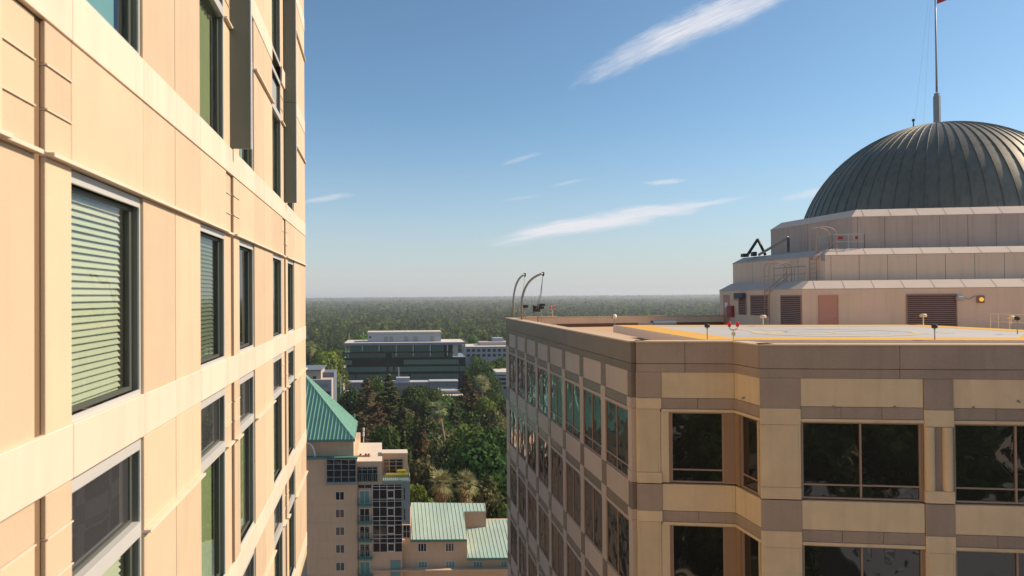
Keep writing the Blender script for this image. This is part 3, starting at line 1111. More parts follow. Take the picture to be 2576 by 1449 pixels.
    cap = MB(); cap.lathe([(1.1, z0 + R - .12), (1.05, z0 + R + .06), (.3, z0 + R + .12)], (c[0], c[1], 0), 24)
    cap.build('cap', 'copper', dome)
    # ---- fittings on the lowest tier
    FA, FB, A, B, zw, zin, zb, wl = faces[0]

    def louvre(F, x0, x1, y0, y1):
        u0, zt = F.uz(x0, y0); u1, _ = F.uz(x1, y0); _, zl = F.uz((x0 + x1) / 2, y1)
        if u0 > u1: u0, u1 = u1, u0
        bk = MB(); F.box(bk, u0, u1, -.02, .006, zl, zt)
        lv = bk.build('louvre', 'louvre_dark', TOWER)
        sl = MB(); nn = max(4, int((zt - zl) / .115))
        h = (zt - zl) / nn
        for k in range(nn):
            z = zl + k * h
            P = [F.p(u0, .008, z + h * .95), F.p(u0, .06, z + h * .55), F.p(u0, .06, z + h * .45), F.p(u0, .008, z + h * .80)]
            sl.prism(P, F.u * (u1 - u0))
        F.ring(sl, u0 - .05, u1 + .05, .0, .07, zl - .05, zt + .05, .05)
        sl.build('slats', 'louvre', lv)

    louvre(FA, 2281, 2404, 742, 822)
    louvre(FB, 1966, 2016, 744.5, 822); louvre(FB, 1890, 1932, 744, 792); louvre(FB, 1860, 1877, 744, 790)

    def door(F, x0, x1, y0, mt):
        u0, zt = F.uz(x0, y0); u1, _ = F.uz(x1, y0)
        if u0 > u1: u0, u1 = u1, u0
        dm_ = MB(); F.box(dm_, u0 + .04, u1 - .04, .0, .03, zr, zt - .04)
        dd = dm_.build('door', mt, TOWER)
        fr = MB(); F.box(fr, u0, u0 + .038, 0, .05, zr, zt); F.box(fr, u1 - .038, u1, 0, .05, zr, zt); F.box(fr, u0 + .038, u1 - .038, 0, .05, zt - .038, zt)
        fr.build('frame', mt, dd)
        hd = MB(); h = F.p(u1 - .14, .03, -1.6); hd.tube([h, h + F.n * .07, h + F.n * .07 - F.u * .12], .02, 8)
        hd.build('handle', 'steel', dd)
        return dd, u0, u1, zt
    door(FA, 2058, 2108, 743, 'door')
    dd, u0, u1, zt = door(FB, 1835, 1821, 742, 'door')
    pm = MB(); a0, z1 = FB.uz(1824, 761); a1, z2 = FB.uz(1831, 773)
    FB.box(pm, min(a0, a1), max(a0, a1), .032, .038, z2, z1); pm.build('notice', 'paper', dd)
    return faces, c, R, z0


TIERS, DOME_C, DOME_R, DOME_Z = build_penthouse()


# ------------------------------------------------------------------ things standing on the tower's roof
def arc(p0, c1, p1, n=10):
    p0, c1, p1 = (np.array(p, float) for p in (p0, c1, p1))
    return [(1 - t) ** 2 * p0 + 2 * t * (1 - t) * c1 + t * t * p1 for t in np.linspace(0, 1, n)]


def davit(base, reach, top, label, cables):
    """curved pipe davit: upright, bend, sheave at the tip"""
    t = thing('davit', label, 'davit', base, 'roof davits')
    b = np.array(base, float); r = np.array([reach[0], reach[1], 0.0])
    h = top - b[2]
    pts = [b, b + [0, 0, h * .45]] + arc(b + np.array([0, 0, h * .5]), b + np.array([0, 0, h * .92]) + r * .12, b + r + np.array([0, 0, h]), 12)
    m = MB(); m.tube(pts, .075, 10); m.build('arm', 'galv', t, smooth=True)
    s = MB(); s.lathe([(.12, -.0), (.12, .05), (.085, .06), (.085, .3)], b, 10); s.build('socket', 'steel', t)
    tip = b + r + np.array([0, 0, h])
    sh = MB(); sh.box(tip[0] - .07, tip[0] + .10, tip[1] - .06, tip[1] + .06, tip[2] - .10, tip[2] + .10)
    sh.tube([tip + [.02, -.04, -.12], tip + [.02, .04, -.12]], .07, 10); sh.build('sheave', 'black', t)
    for (dx, dy, zend, rad) in cables:
        c = MB()
        q = tip + np.array([0, 0, -.15]); e = np.array([b[0] + dx, b[1] + dy, zend])
        c.tube([q, q * .5 + e * .5 + np.array([.06, 0, -.12]), e], rad, 6); c.build('cable', 'steel', t)
    return t


def build_roof_things():
    zr = -2.45
    p1 = at(1292, 800, 51.5); p2 = at(1313, 806, 47.0)
    p1[2] = p2[2] = -2.45
    k1 = at(1320, 690, 51.5); k2 = at(1366, 688, 47.0)
    davit(p1, (k1[0] - p1[0], .5), k1[2], 'smaller curved pipe davit at the far corner of the granite roof', [(.55, .2, -.3, .012)])
    davit(p2, (k2[0] - p2[0], .2), k2[2], 'larger curved pipe davit with long arm and hanging cables at the granite roof edge', [(1.0, .1, -.95, .022), (1.12, .1, -.95, .018)])
    # winch under the larger davit
    q = at(1353, 790, 47.4)
    w = thing('winch', 'black cable winch on a post below the larger roof davit', 'winch', (q[0], q[1], zr))
    m = MB(); m.box(q[0] - .06, q[0] + .06, q[1] - .06, q[1] + .06, zr, -1.2); m.box(q[0] - .22, q[0] + .22, q[1] - .2, q[1] + .2, zr, zr + .05)
    m.build('post', 'steel', w)
    m = MB(); m.tube([(q[0] - .30, q[1], -.98), (q[0] + .16, q[1], -.98)], .21, 14); m.box(q[0] - .34, q[0] - .28, q[1] - .26, q[1] + .26, -1.24, -.70)
    m.build('drum', 'black', w)
    m = MB(); m.box(q[0] + .0, q[0] + .5, q[1] - .14, q[1] + .10, -.78, -.62); m.build('motor', 'black', w)
    # two floodlights near the davits
    for (x, y, lab) in ((1322, 771, 'small black floodlight on a thin post behind the smaller davit'), (1362, 774, 'black floodlight with pale lens beside the winch')):
        q = at(x, y, 50.5)
        f = thing('floodlight', lab, 'floodlight', (q[0], q[1], zr), 'floodlights by the davits')
        m = MB(); m.tube([(q[0], q[1], zr), (q[0], q[1], q[2] - .1)], .03, 8); m.build('post', 'steel', f)
        m = MB(); m.hexa([(q[0] - .26, q[1] - .16, q[2] - .12), (q[0] + .2, q[1] - .16, q[2] - .08), (q[0] + .2, q[1] + .16, q[2] - .08), (q[0] - .26, q[1] + .16, q[2] - .12),
                          (q[0] - .26, q[1] - .16, q[2] + .14), (q[0] + .2, q[1] - .16, q[2] + .10), (q[0] + .2, q[1] + .16, q[2] + .10), (q[0] - .26, q[1] + .16, q[2] + .14)])
        m.build('housing', 'black', f, bevel=.02)
        m = MB(); m.tube([(q[0] - .285, q[1], q[2]), (q[0] - .262, q[1], q[2])], .10, 12); m.build('lens', 'white', f)

    # red obstruction lamps
    def lamp_pair(x, y, Y, label, zfoot, s=1.0):
        q = at(x, y, Y)
        o = thing('obstruction_light', label, 'red light', (q[0], q[1], zfoot), 'red roof lights')
        m = MB(); m.tube([(q[0], q[1], zfoot), (q[0], q[1], q[2] - .16 * s)], .022 * s, 8)
        m.box(q[0] - .05 * s, q[0] + .05 * s, q[1] - .05 * s, q[1] + .05 * s, q[2] - .36 * s, q[2] - .24 * s)
        m.tube(arc((q[0] - .14 * s, q[1], q[2] - .06 * s), (q[0] - .14 * s, q[1], q[2] - .17 * s), (q[0], q[1], q[2] - .16 * s), 6), .02 * s, 8)
        m.tube(arc((q[0] + .14 * s, q[1], q[2] - .06 * s), (q[0] + .14 * s, q[1], q[2] - .17 * s), (q[0], q[1], q[2] - .16 * s), 6), .02 * s, 8)
        m.build('bracket', 'cream_lamp', o)
        for sx in (-.14, .14):
            m = MB(); m.lathe([(.03 * s, -.06 * s), (.055 * s, -.03 * s), (.068 * s, .04 * s), (.05 * s, .10 * s), (.015 * s, .125 * s)], (q[0] + sx * s, q[1], q[2]), 12)
            m.build('lens', 'red', o, smooth=True)
        return o
    lamp_pair(1845, 818, 23.6, 'twin red obstruction lamp on a bracket at the helipad parapet', ZC, 1.0)
    lamp_pair(1390, 774, 49.5, 'distant twin red obstruction lamp near the roof davits', -1.65, 1.0)
    # white globe at the deck's far corner
    q = at(1546, 796, 38.3)
    g = thing('globe_light', 'small white globe light on a pole at the far left corner of the helipad', 'lamp', (q[0], q[1], -1.75))
    m = MB(); m.tube([(q[0], q[1], -1.76), (q[0], q[1], q[2] - .08)], .025, 8); m.build('pole', 'steel', g)
    m = MB(); m.lathe([(.02, -.13), (.10, -.09), (.13, 0), (.10, .09), (.02, .13)], q, 14); m.build('globe', 'white', g, smooth=True)
    m = MB(); m.box(q[0] - .17, q[0] - .10, q[1] - .06, q[1] + .06, q[2] - .1, q[2] + .1); m.build('bracket', 'steel', g)

    # black perimeter lights along the near edge
    def perimeter(x, y, Y, label):
        q = at(x, y, Y)
        o = thing('perimeter_light', label, 'perimeter light', (q[0], q[1], -1.75), 'black perimeter lights of the helipad')
        m = MB(); m.tube([(q[0], q[1], -1.76), (q[0], q[1], q[2] - .05)], .02, 8); m.lathe([(.035, -.12), (.035, -.02)], q, 8); m.build('stem', 'steel', o)
        m = MB(); m.lathe([(.07, -.07), (.098, -.05), (.105, .03), (.09, .065), (.03, .085)], q, 14); m.build('head', 'black', o, smooth=False)
        return o
    perimeter(1779, 819.5, 25.9, 'black perimeter light near the left corner of the helipad edge')
    perimeter(2351, 821, 24.6, 'black perimeter light in front of the large louvre')
    perimeter(2559, 801, 27.5, 'dark perimeter light beside the handrail at the right end of the helipad')

    # cream marker lamps along the far edge
    for (x, y, lab) in ((1919.5, 796.5, 'cream marker lamp on a stalk in front of the ladder'), (2322.5, 793.5, 'cream marker lamp on a stalk in front of the large louvre'),
                        (2543, 798, 'cream marker lamp among the handrails on the right')):
        q = at(x, y, 36.0)
        o = thing('marker_lamp', lab, 'marker lamp', (q[0], q[1], -1.75), 'cream marker lamps behind the helipad')
        m = MB(); m.tube([(q[0], q[1], -1.78), (q[0], q[1], q[2] - .08)], .03, 8); m.build('stalk', 'cream_lamp', o)
        m = MB(); m.lathe([(.14, -.08), (.17, -.05), (.17, .04), (.10, .09)], q, 12); m.build('head', 'cream_lamp', o)
    # blue-grey duct on the roof behind the deck
    a = at(1640, 810, 44); b = at(1697, 809, 44.5)
    d = thing('duct', 'bluish grey roof duct lying behind the helipad', 'duct', (a[0], a[1], zr))
    m = MB(); m.tube([(a[0], a[1], -1.98), (b[0], b[1], -1.98)], .26, 14); m.build('pipe', 'bluegrey', d)
    m = MB()
    for p in (a * .8 + b * .2, a * .2 + b * .8): m.box(p[0] - .06, p[0] + .06, p[1] - .2, p[1] + .2, zr, -2.2)
    m.build('support', 'steel', d)
    m = MB(); m.box(a[0] - .85, a[0] + .05, a[1] - .2, a[1] + .2, -2.25, -1.86); m.build('fan_box', 'steel', d)
    # handrail at right
    h = thing('handrail', 'thin tan handrail beside the wall behind the right end of the helipad', 'handrail', tuple(at(2540, 815, 33)))
    m = MB()
    ps = [at(2492, 820, 34), at(2512, 821, 33.4), at(2540, 822, 32.6), at(2600, 824, 31.8)]
    for p in ps: m.tube([(p[0], p[1], zr), (p[0], p[1], -1.12)], .022, 6)
    m.build('posts', 'cream_lamp', h)
    m = MB(); m.tube([(p[0], p[1], -1.12) for p in ps], .02, 6); m.tube([(p[0], p[1], -1.5) for p in ps], .016, 6); m.build('rails', 'cream_lamp', h)

    # ---- wall fittings of the penthouse
    FA, FB, A, B, zw, zin, zb, wl = TIERS[0]
    u, z = FA.uz(2465.5, 753)
    l = thing('wall_lamp', 'square wall lamp glowing amber on the penthouse wall', 'wall lamp', tuple(FA.p(u, .05, z)))
    m = MB(); FA.box(m, u - .21, u + .21, .005, .10, z - .22, z + .22); m.build('housing', 'jamb', l, bevel=.02)
    m = MB(); c = FA.p(u + .03, .10, z); m.tube([c, c + FA.n * .05, c + FA.n * .09], [.13, .11, .04], 16); m.build('lens', 'amber', l)
    u, z = FA.uz(2411, 750)
    l = thing('wall_spotlight', 'grey bullet spotlight on the wall at the top corner of the large louvre', 'spotlight', tuple(FA.p(u, .05, z)))
    m = MB(); c = FA.p(u, .16, z); m.tube([c - FA.u * .2, c - FA.u * .1, c + FA.u * .14, c + FA.u * .2], [.10, .15, .15, .06], 14); m.build('housing', 'rail', l)
    m = MB(); m.tube([c - FA.n * .16, c], .04, 8); e = FA.p(u + .9, .03, z + .12)
    m.tube([c + FA.u * .2, c + FA.u * .55 + np.array([0, 0, -.08]) - FA.n * .05, e], .02, 6); m.build('bracket', 'steel', l)
    u, z = FB.uz(1868, 744)
    l = thing('wall_floodlight', 'dark floodlight with yellowish lamp above the narrow louvre', 'floodlight', tuple(FB.p(u, .1, z)))
    m = MB(); FB.box(m, u - .6, u + .6, .07, .40, z - .16, z + .2); m.build('housing', 'bluegrey', l, bevel=.03)
    m = MB(); FB.box(m, u + .85, u + 1.3, .05, .30, z - .3, z + .1); m.build('lamp', 'cream_lamp', l, bevel=.03)
    u, z = FB.uz(1841, 783)
    l = thing('fire_cabinet', 'dark red fire cabinet on the wall beside the narrow door', 'cabinet', tuple(FB.p(u, .1, z)))
    m = MB(); FB.box(m, u - .42, u + .42, .005, .22, z - .42, z + .42); m.build('body', 'red_box', l, bevel=.015)
    m = MB(); FB.box(m, u - .34, u + .34, .222, .235, z - .34, z + .34); m.build('door', 'red_box', l)
    m = MB(); FB.box(m, u - .31, u - .26, .236, .27, z - .06, z + .06); m.build('handle', 'steel', l)

    # ---- ladders with hooped tops over the copings
    def ladder(F, xl, xr, z_in, zfoot, ztop, ins, label, mt):
        u0, _ = F.uz(xl, 742); u1, _ = F.uz(xr, 742)
        uu = sorted((u0, u1))
        o = thing('roof_ladder', label, 'ladder', tuple(F.p(uu[0], .3, zfoot)), 'penthouse ladders')
        st = MB()
        for u_ in uu:
            st.tube([F.p(u_, .22, zfoot), F.p(u_, .22, ztop - .5)] + arc(F.p(u_, .22, ztop - .5), F.p(u_, .22, ztop), F.p(u_, -.35, ztop), 6) +
                    arc(F.p(u_, -.35, ztop), F.p(u_, -ins - .5, ztop), F.p(u_, -ins - .5, ztop - .5), 6)[1:] + [F.p(u_, -ins - .5, z_in)], .026, 8)
        st.build('stringers', mt, o, smooth=True)
        rg = MB(); z = zfoot + .25
        while z < ztop - .9:
            rg.tube([F.p(uu[0], .22, z), F.p(uu[1], .22, z)], .018, 6); z += .3
        rg.build('rungs', mt, o)
        for u_ in uu:
            br = MB()
            br.tube([F.p(u_, .22, z_in - .7), F.p(u_, -ins - .5, ztop - .75)], .028, 6)
            br.build('brace', mt, o)
    ladder(FB, 1931, 1943, zin, -2.45, 2.05, .9, 'brown hooped ladder rising past the louvres to the middle terrace', 'rust')
    FA2, FB2, A2, B2, zw2, zin2, zb2, wl2 = TIERS[1]
    ladder(FB2, 2045, 2062, zin2, zb2 + .06, zin2 + 1.45, .8, 'rust coloured hooped ladder reaching the terrace below the dome', 'rust')

    # ---- railings on the terraces
    def railing(pts, z, hgt, label, mt, mats=None):
        o = thing('terrace_railing', label, 'railing', (pts[0][0], pts[0][1], z))
        a = MB(); L = 0
        for p, q in zip(pts[:-1], pts[1:]):
            p, q = np.array(p), np.array(q); n_ = max(1, round(np.linalg.norm(q - p) / 1.2))
            for k in range(n_ + 1):
                s = p + (q - p) * k / n_; a.tube([(s[0], s[1], z), (s[0], s[1], z + hgt)], .026, 6)
        a.build('posts', mt, o)
        a = MB(); a.tube([(p[0], p[1], z + hgt) for p in pts], .028, 6); a.tube([(p[0], p[1], z + hgt * .5) for p in pts], .02, 6); a.build('rails', mt, o)
        return o
    FA3, FB3, A3, B3, zw3, zin3, zb3, wl3 = TIERS[2]
    a = FB2.p(1.9, -1.0, 0)[:2]; b = FA2.p(.75, -.95, 0)[:2]; c = FA2.p(2.75, -.9, 0)[:2]; d_ = FA2.p(2.75, -1.5, 0)[:2]
    r = railing([a, b, c, d_], zin2, .95, 'pale railing with red signs on the terrace below the dome', 'rail')
    for u_ in (1.25, 2.25):
        m = MB(); FA2.box(m, u_ - (.16 if u_ < 2 else .08), u_ + (.16 if u_ < 2 else .08), -.925 + .03, -.925 + .05, zin2 + .62, zin2 + .82); m.build('warning_sign', 'red_box', r)
    a = FB.p(5.2, -1.1, 0)[:2]; b = FB.p(1.3, -1.05, 0)[:2]
    railing([a, b], zin, .95, 'dark railing on the low terrace at the foot of the middle tier', 'steel')
    # dark box on the corner of the middle tier
    u, z = FB2.uz(2073, 655)
    m = MB(); FB2.box(m, .02, .25, .003, .12, 2.05, 2.55)
    o = m.build('junction_box', 'steel'); tag(o, 'small dark junction box on the corner of the middle penthouse tier', 'junction box')

    # ---- folded steel boom on the left end of the middle tier
    Y = 53.0

    def w(x, y, Y_=Y):
        p = at(1811.2 + x / 6.736, 523.2 + y / 6.736, Y_); return p
    o = thing('steel_boom', 'dark steel A-frame boom folded on the left end of the middle penthouse tier', 'boom', tuple(w(620, 800)))
    m = MB(); m.tube([w(455, 815), w(640, 530)], .11, 4); m.tube([w(635, 520), w(770, 800)], .11, 4); m.build('frame', 'black', o)
    m = MB(); m.tube([w(655, 795, 52.4), w(1160, 500, 50.2)], .12, 4); m.build('boom', 'steel', o)
    q1 = w(1157, 490, 50.2); q2 = w(1157, 740, 50.2); m = MB(); m.tube([q1, q2], .10, 4); m.build('post', 'bluegrey', o)
    for (x0, x1, y0, y1) in ((370, 470, 775, 830), (540, 605, 745, 815)):
        p = w(x0, y0); q = w(x1, y1); m = MB(); m.box(p[0], q[0], p[1] - .3, p[1] + .3, q[2], p[2]); m.build('counterweight', 'black', o, bevel=.02)

    # ---- flagpole and flag
    c = DOME_C; zt = DOME_Z + DOME_R
    fp = thing('flagpole', 'tall steel flagpole rising from the crown of the dark dome', 'flagpole', (c[0], c[1], zt))
    m = MB(); m.lathe([(.32, -.1), (.32, .25), (.29, .26), (.29, 2.55), (.22, 2.57), (.22, 2.8)], (c[0], c[1], zt), 8); m.build('base', 'steel', fp)
    m = MB(); m.tube([(c[0], c[1], zt + 2.9), (c[0], c[1], zt + 6), (c[0], c[1], zt + 15.9)], [.085, .07, .05], 10); m.build('pole', 'steel', fp, smooth=True)
    m = MB(); m.lathe([(.02, 0), (.16, .08), (.2, .2), (.16, .32), (.02, .4)], (c[0], c[1], zt + 15.9), 12); m.build('finial', 'amber' if False else 'cream_lamp', fp, smooth=True)
    m = MB()
    for dx, ddx in ((-2.0, 0), (-1.2, 0)):
        az = DOME_R * .98
        zz = DOME_Z + math.sqrt(DOME_R ** 2 - dx ** 2)
        m.tube([(c[0] + dx, c[1], zz), (c[0] - .10, c[1], zt + 15)], .005, 5)
    m.build('halyard', 'steel', fp)
    m = MB(); m.tube([(c[0] - 2.3, c[1] - .4, zt - .45), (c[0] - 2.3, c[1] - .4, zt + .35)], .05, 8); m.box(c[0] - 2.38, c[0] - 2.22, c[1] - .48, c[1] - .32, zt + .3, zt + .5)
    o = m.build('roof_spike', 'black'); tag(o, 'short dark lightning spike on the dome left of the flagpole', 'lightning spike')
    # flag: thirteen stripes and a star field, hanging in soft folds from the upper pole
    fl = thing('flag', 'red and white striped flag with a blue field at the top of the flagpole', 'flag', (c[0], c[1], zt + 12))
    z1 = zt + 15.2; hoist = 4.6; fly = 5.2

    def fpnt(s, t):  # s along the fly 0..1, t down the hoist 0..1; light wind, hanging towards the pole
        x = c[0] + .14 + fly * s * .80
        y = c[1] + .35 * math.sin(s * 7 + t * 1.5) * s ** .6
        z = z1 - hoist * t * (1 - .12 * s) - .25 * s * fly * .5 + (.16 * math.sin(s * 9)) * s + s * 1.55
        return np.array([x, y, z])
    stripes = {'flag_red': MB(), 'flag_white': MB(), 'flag_blue': MB()}
    NS = 24

    def patch(mb, s0, s1, t0, t1, off=0.0):
        vs, fs = [], []
        for i in range(NS + 1):
            s = s0 + (s1 - s0) * i / NS
            for t in (t0, t1):
                p = fpnt(s, t); vs += [p + [0, -.012 - off, 0], p + [0, .012 + off, 0]]
        for i in range(NS):
            k = i * 4
            fs += [(k, k + 4, k + 6, k + 2), (k + 1, k + 3, k + 7, k + 5)]
        mb.add(vs, fs)
    for i in range(13):
        s0 = .4 if i < 7 else 0
        patch(stripes['flag_red' if i % 2 == 0 else 'flag_white'], s0, 1, i / 13, (i + 1) / 13)
    patch(stripes['flag_blue'], 0, .4, 0, 7 / 13)
    stripes['flag_red'].build('red_stripes', 'flag_red', fl, smooth=True)
    stripes['flag_white'].build('white_stripes', 'flag_white', fl, smooth=True)
    can = stripes['flag_blue'].build('star_field', 'flag_blue', fl, smooth=True)
    st = MB()
    for r_ in range(9):
        for q_ in range(6 if r_ % 2 == 0 else 5):
            s = (.4 / 12) * (2 * q_ + (1 if r_ % 2 == 0 else 2)); t = (7 / 13) * (r_ + 1) / 10
            p = fpnt(s, t)
            for yy in (-.03, .03):
                pts = []
                for k in range(10):
                    rr = .085 if k % 2 == 0 else .034
                    a_ = math.pi / 2 + k * math.pi / 5
                    pts.append(p + np.array([rr * math.cos(a_), yy, rr * math.sin(a_)]))
                st.add(pts, [tuple(range(10))])
    st.build('stars', 'flag_white', can)


build_roof_things()


# ------------------------------------------------------------------ hotel with green metal roofs, down the street
MT.update(
    hotel_wall=M('hotel_stucco', (.60, .405, .265), .9, var=.08, scale=.35, streak=.12),
    hotel_lit=M('hotel_parapet', (.55, .45, .36), .9, var=.08, scale=.4),
    green_roof=M('green_metal_roof', (.41, .55, .44), .6, var=.16, scale=.3, streak=.12, tint2=(.46, .55, .44)),
    green_trim=M('green_trim', (.08, .20, .16), .5, var=.1),
    steep_roof=M('green_steep_roof', (.23, .43, .325), .55, var=.16, scale=.3, streak=.12),
    hotel_glass=mirror_glass('hotel_window_glass', tint=(.022, .012, .010), ior=1.6, wave=.02, wscale=.5),
    teal_glass=M('teal_shutter', (.12, .28, .25), .4, var=.1),
    hotel_frame=M('hotel_window_frame', (.36, .32, .27), .6),
    white_frame=M('pale_window_frame', (.55, .52, .46), .6),
    brown_blind=M('brown_blind', (.16, .09, .055), .8),
    teal_panel=M('teal_grey_panel', (.20, .25, .25), .5, var=.08),
    rail_green=M('green_railing', (.09, .22, .19), .5),
    planter=M('yellow_green_planting', (.40, .34, .02), .9, var=.35, scale=2.5),
    roof_tan=M('pale_roof_membrane', (.66, .55, .42), .9, var=.10, scale=.4, streak=.06),
)
HY = 115.0
HD = np.array([-.196, 1.0, 0.0])


def build_hotel():
    root = thing('hotel_building', 'pink grey hotel block with green metal roofs and small windows', 'hotel', at(870, 1400, 125) * [1, 1, 0] + [0, 0, GROUND_Z])
    P4 = lambda X, Y, dy=0.0: at(737.9 + X / 3.601, 1046.5 + Y / 3.601, HY + dy)

    def hx(X, dy=0.0): return P4(X, 900, dy)[0]

    def hz(Y, dy=0.0): return P4(500, Y, dy)[2]

    def blk(mb, X0, X1, Y0, Y1, dy, depth, z0=None, z1=None):
        """block whose front face fills the sighted rectangle at depth dy"""
        x0, x1 = hx(X0, dy), hx(X1, dy)
        zb = hz(Y1, dy) if z0 is None else z0
        zt = hz(Y0, dy) if z1 is None else z1
        y = HY + dy
        mb.prism([(x0, y, zb), (x1, y, zb), (x1, y, zt), (x0, y, zt)], HD * depth)
    G = GROUND_Z
    w = MB()
    blk(w, -420, 580, 385, 0, 0, 22, z0=G)
    blk(w, 580, 985, 600, 0, .35, 16, z0=G)
    blk(w, -420, 550, 222, 385, 1.0, 14, z0=hz(385) - .05)
    blk(w, 570, 808, 418, 600, .2, 14.5)
    blk(w, 808, 1040, 346, 560, 4.0, 2.6)
    w.build('tower_wall', 'hotel_wall', root)
    s = MB()  # faint course lines
    for Y in (440, 625, 805, 965, 1125, 1290, 1440):
        z = hz(Y); s.box(hx(-300), hx(578), HY - .03, HY - .001, z - .05, z + .05)
    for Y in (270, 320, 360):
        z = hz(Y, 1.0); s.box(hx(-300, 1), hx(548, 1), HY + .97, HY + .999, z - .04, z + .04)
    s.build('course_lines', 'hotel_lit' if False else 'hotel_wall', root)
    # ledge under the upper wall
    l = MB(); blk(l, -420, 585, 376, 392, -.35, 1.3); l.build('ledge', 'green_trim', root)
    # ---- pyramid roof
    ze = hz(212, .3)
    cor = np.array([hx(562, .2), HY + .1, ze])
    b = cor + HD * 15.6
    apex = np.array([-37.9, 122.6, -13.4])
    left = cor + np.array([-24.5, 0, 0]); lb = left + HD * 15.6
    rf = MB()
    rf.add([cor, b, lb, left, apex], [(0, 1, 4), (1, 2, 4), (2, 3, 4), (3, 0, 4), (3, 2, 1, 0)])
    pr = rf.build('pyramid_roof', 'steep_roof', root)
    sm = MB()
    n1 = np.cross(np.array([1., 0, 0]), apex - cor); n1 /= np.linalg.norm(n1)
    if n1[2] < 0: n1 = -n1
    up = np.cross(n1, np.array([1., 0, 0])); up /= np.linalg.norm(up)
    if up[2] < 0: up = -up
    for i in range(36):
        x = cor[0] - .35 - i * .66
        p = np.array([x, cor[1], ze])
        # length to the hip
        hip = apex - cor if x > apex[0] else apex - left
        o = cor if x > apex[0] else left
        t = (x - o[0]) / hip[0]
        L = t * (hip @ up)
        if L > .2:
            sm.prism([p, p + np.array([.07, 0, 0]), p + np.array([.07, 0, 0]) + up * L, p + up * L], n1 * .14)
    for a, c in ((cor, apex), (b, apex), (left, apex)):
        sm.tube([np.array(a) + [0, 0, .05], np.array(c) + [0, 0, .05]], .13, 6)
    for i in range(1, 24):
        q = cor + HD * (15.6 * i / 24)
        t = min(i, 24 - i) / 12
        n2 = np.cross(HD, apex - cor); n2 /= np.linalg.norm(n2)
        if n2[2] < 0: n2 = -n2
        mid = (cor + b) / 2
        q2 = q + (apex - mid) * t
        sm.prism([q, q + HD * .05, q2 + HD * .05, q2], n2 * .05)
    sm.build('seams', 'steep_roof', pr)
    ev = MB(); ev.prism([cor + [0, -.02, -.35], cor + [0, -.02, .05], left + [0, -.02, .05], left + [0, -.02, -.35]], (0, .2, 0)); ev.prism([cor + [.02, 0, -.35], cor + [.02, 0, .05], b + [.02, 0, .05], b + [.02, 0, -.35]], (-.2, 0, 0))
    ev.build('eaves', 'green_trim', pr)
    tk = MB()
    for (X, Y, h) in ((540, 30, 1.1), (552, 38, .8)):
        p = b + (apex - b) * .06 + np.array([-.4 * (X - 540) / 12, 0, 0]); tk.tube([p, p + [0, 0, h]], .16, 8)
    tk.build('roof_vent', 'green_trim', pr)
    # ---- flat roofs
    ra = MB()
    zt = hz(418, .2)
    y0 = HY + .15
    x0, x1 = hx(568, .2), hx(810, .2)
    ra.prism([(x0, y0, zt + .002), (x1, y0, zt + .002), (x1 + HD[0] * 14.6, y0 + 14.6, zt + .002), (x0 + HD[0] * 14.6, y0 + 14.6, zt + .002)], (0, 0, .12))
    ra.build('flat_roof', 'roof_tan', root)
    rb = MB(); zt2 = hz(346, 4.0); x0, x1 = hx(806, 4), hx(1042, 4); y0 = HY + 3.9
    rb.prism([(x0, y0, zt2 + .002), (x1, y0, zt2 + .002), (x1 + HD[0] * 2.8, y0 + 2.8, zt2 + .002), (x0 + HD[0] * 2.8, y0 + 2.8, zt2 + .002)], (0, 0, .15))
    rb.build('flat_roof', 'roof_tan', root)
    # ---- terrace with planting
    te = MB(); zt3 = hz(592, 0); x0, x1 = hx(812), hx(1062)
    te.prism([(x0, HY - .2, zt3 - .35), (x1, HY - .2, zt3 - .35), (x1 + HD[0] * 9, HY + 8.8, zt3 - .35), (x0 + HD[0] * 9, HY + 8.8, zt3 - .35)], (0, 0, .35))
    te.build('terrace', 'teal_panel', root)
    pl = MB()
    xa, xb = hx(820, .6), hx(1035, .6)
    pl.box(xa, xb, HY + 2.2, HY + 3.2, zt3, zt3 + .5)
    pl.prism([(xb - 1.6 + HD[0] * 3.2, HY + 3.2, zt3), (xb + HD[0] * 3.2, HY + 3.2, zt3), (xb + HD[0] * 6, HY + 7.6, zt3), (xb - 1.6 + HD[0] * 6, HY + 7.6, zt3)], (0, 0, .95))
    pl.build('planter', 'planter', root)

    def railing(x0, x1, y, z, h, name='railing'):
        r = MB(); n = max(3, int((x1 - x0) / .32))
        for i in range(n + 1):
            x = x0 + (x1 - x0) * i / n; r.box(x - .03, x + .03, y - .03, y + .03, z, z + h)
        r.box(x0, x1, y - .04, y + .04, z + h - .001, z + h + .07); r.box(x0, x1, y - .035, y + .035, z + .08, z + .14)
        return r
    rl = railing(hx(812), hx(1050), HY - .1, zt3, 1.2)
    for i in range(20):
        q = np.array([hx(1052), HY - .1, zt3]) + HD * (i * .45); rl.box(q[0] - .03, q[0] + .03, q[1] - .03, q[1] + .03, zt3, zt3 + 1.2)
    q = np.array([hx(1052), HY - .1, zt3 + 1.2]); rl.tube([q, q + HD * 8.6], .05, 6)
    rl.build('terrace_railing', 'rail_green', root)
    railing(hx(582), hx(766), HY + .0, hz(598, 0), 1.35).build('terrace_railing', 'rail_green', root)

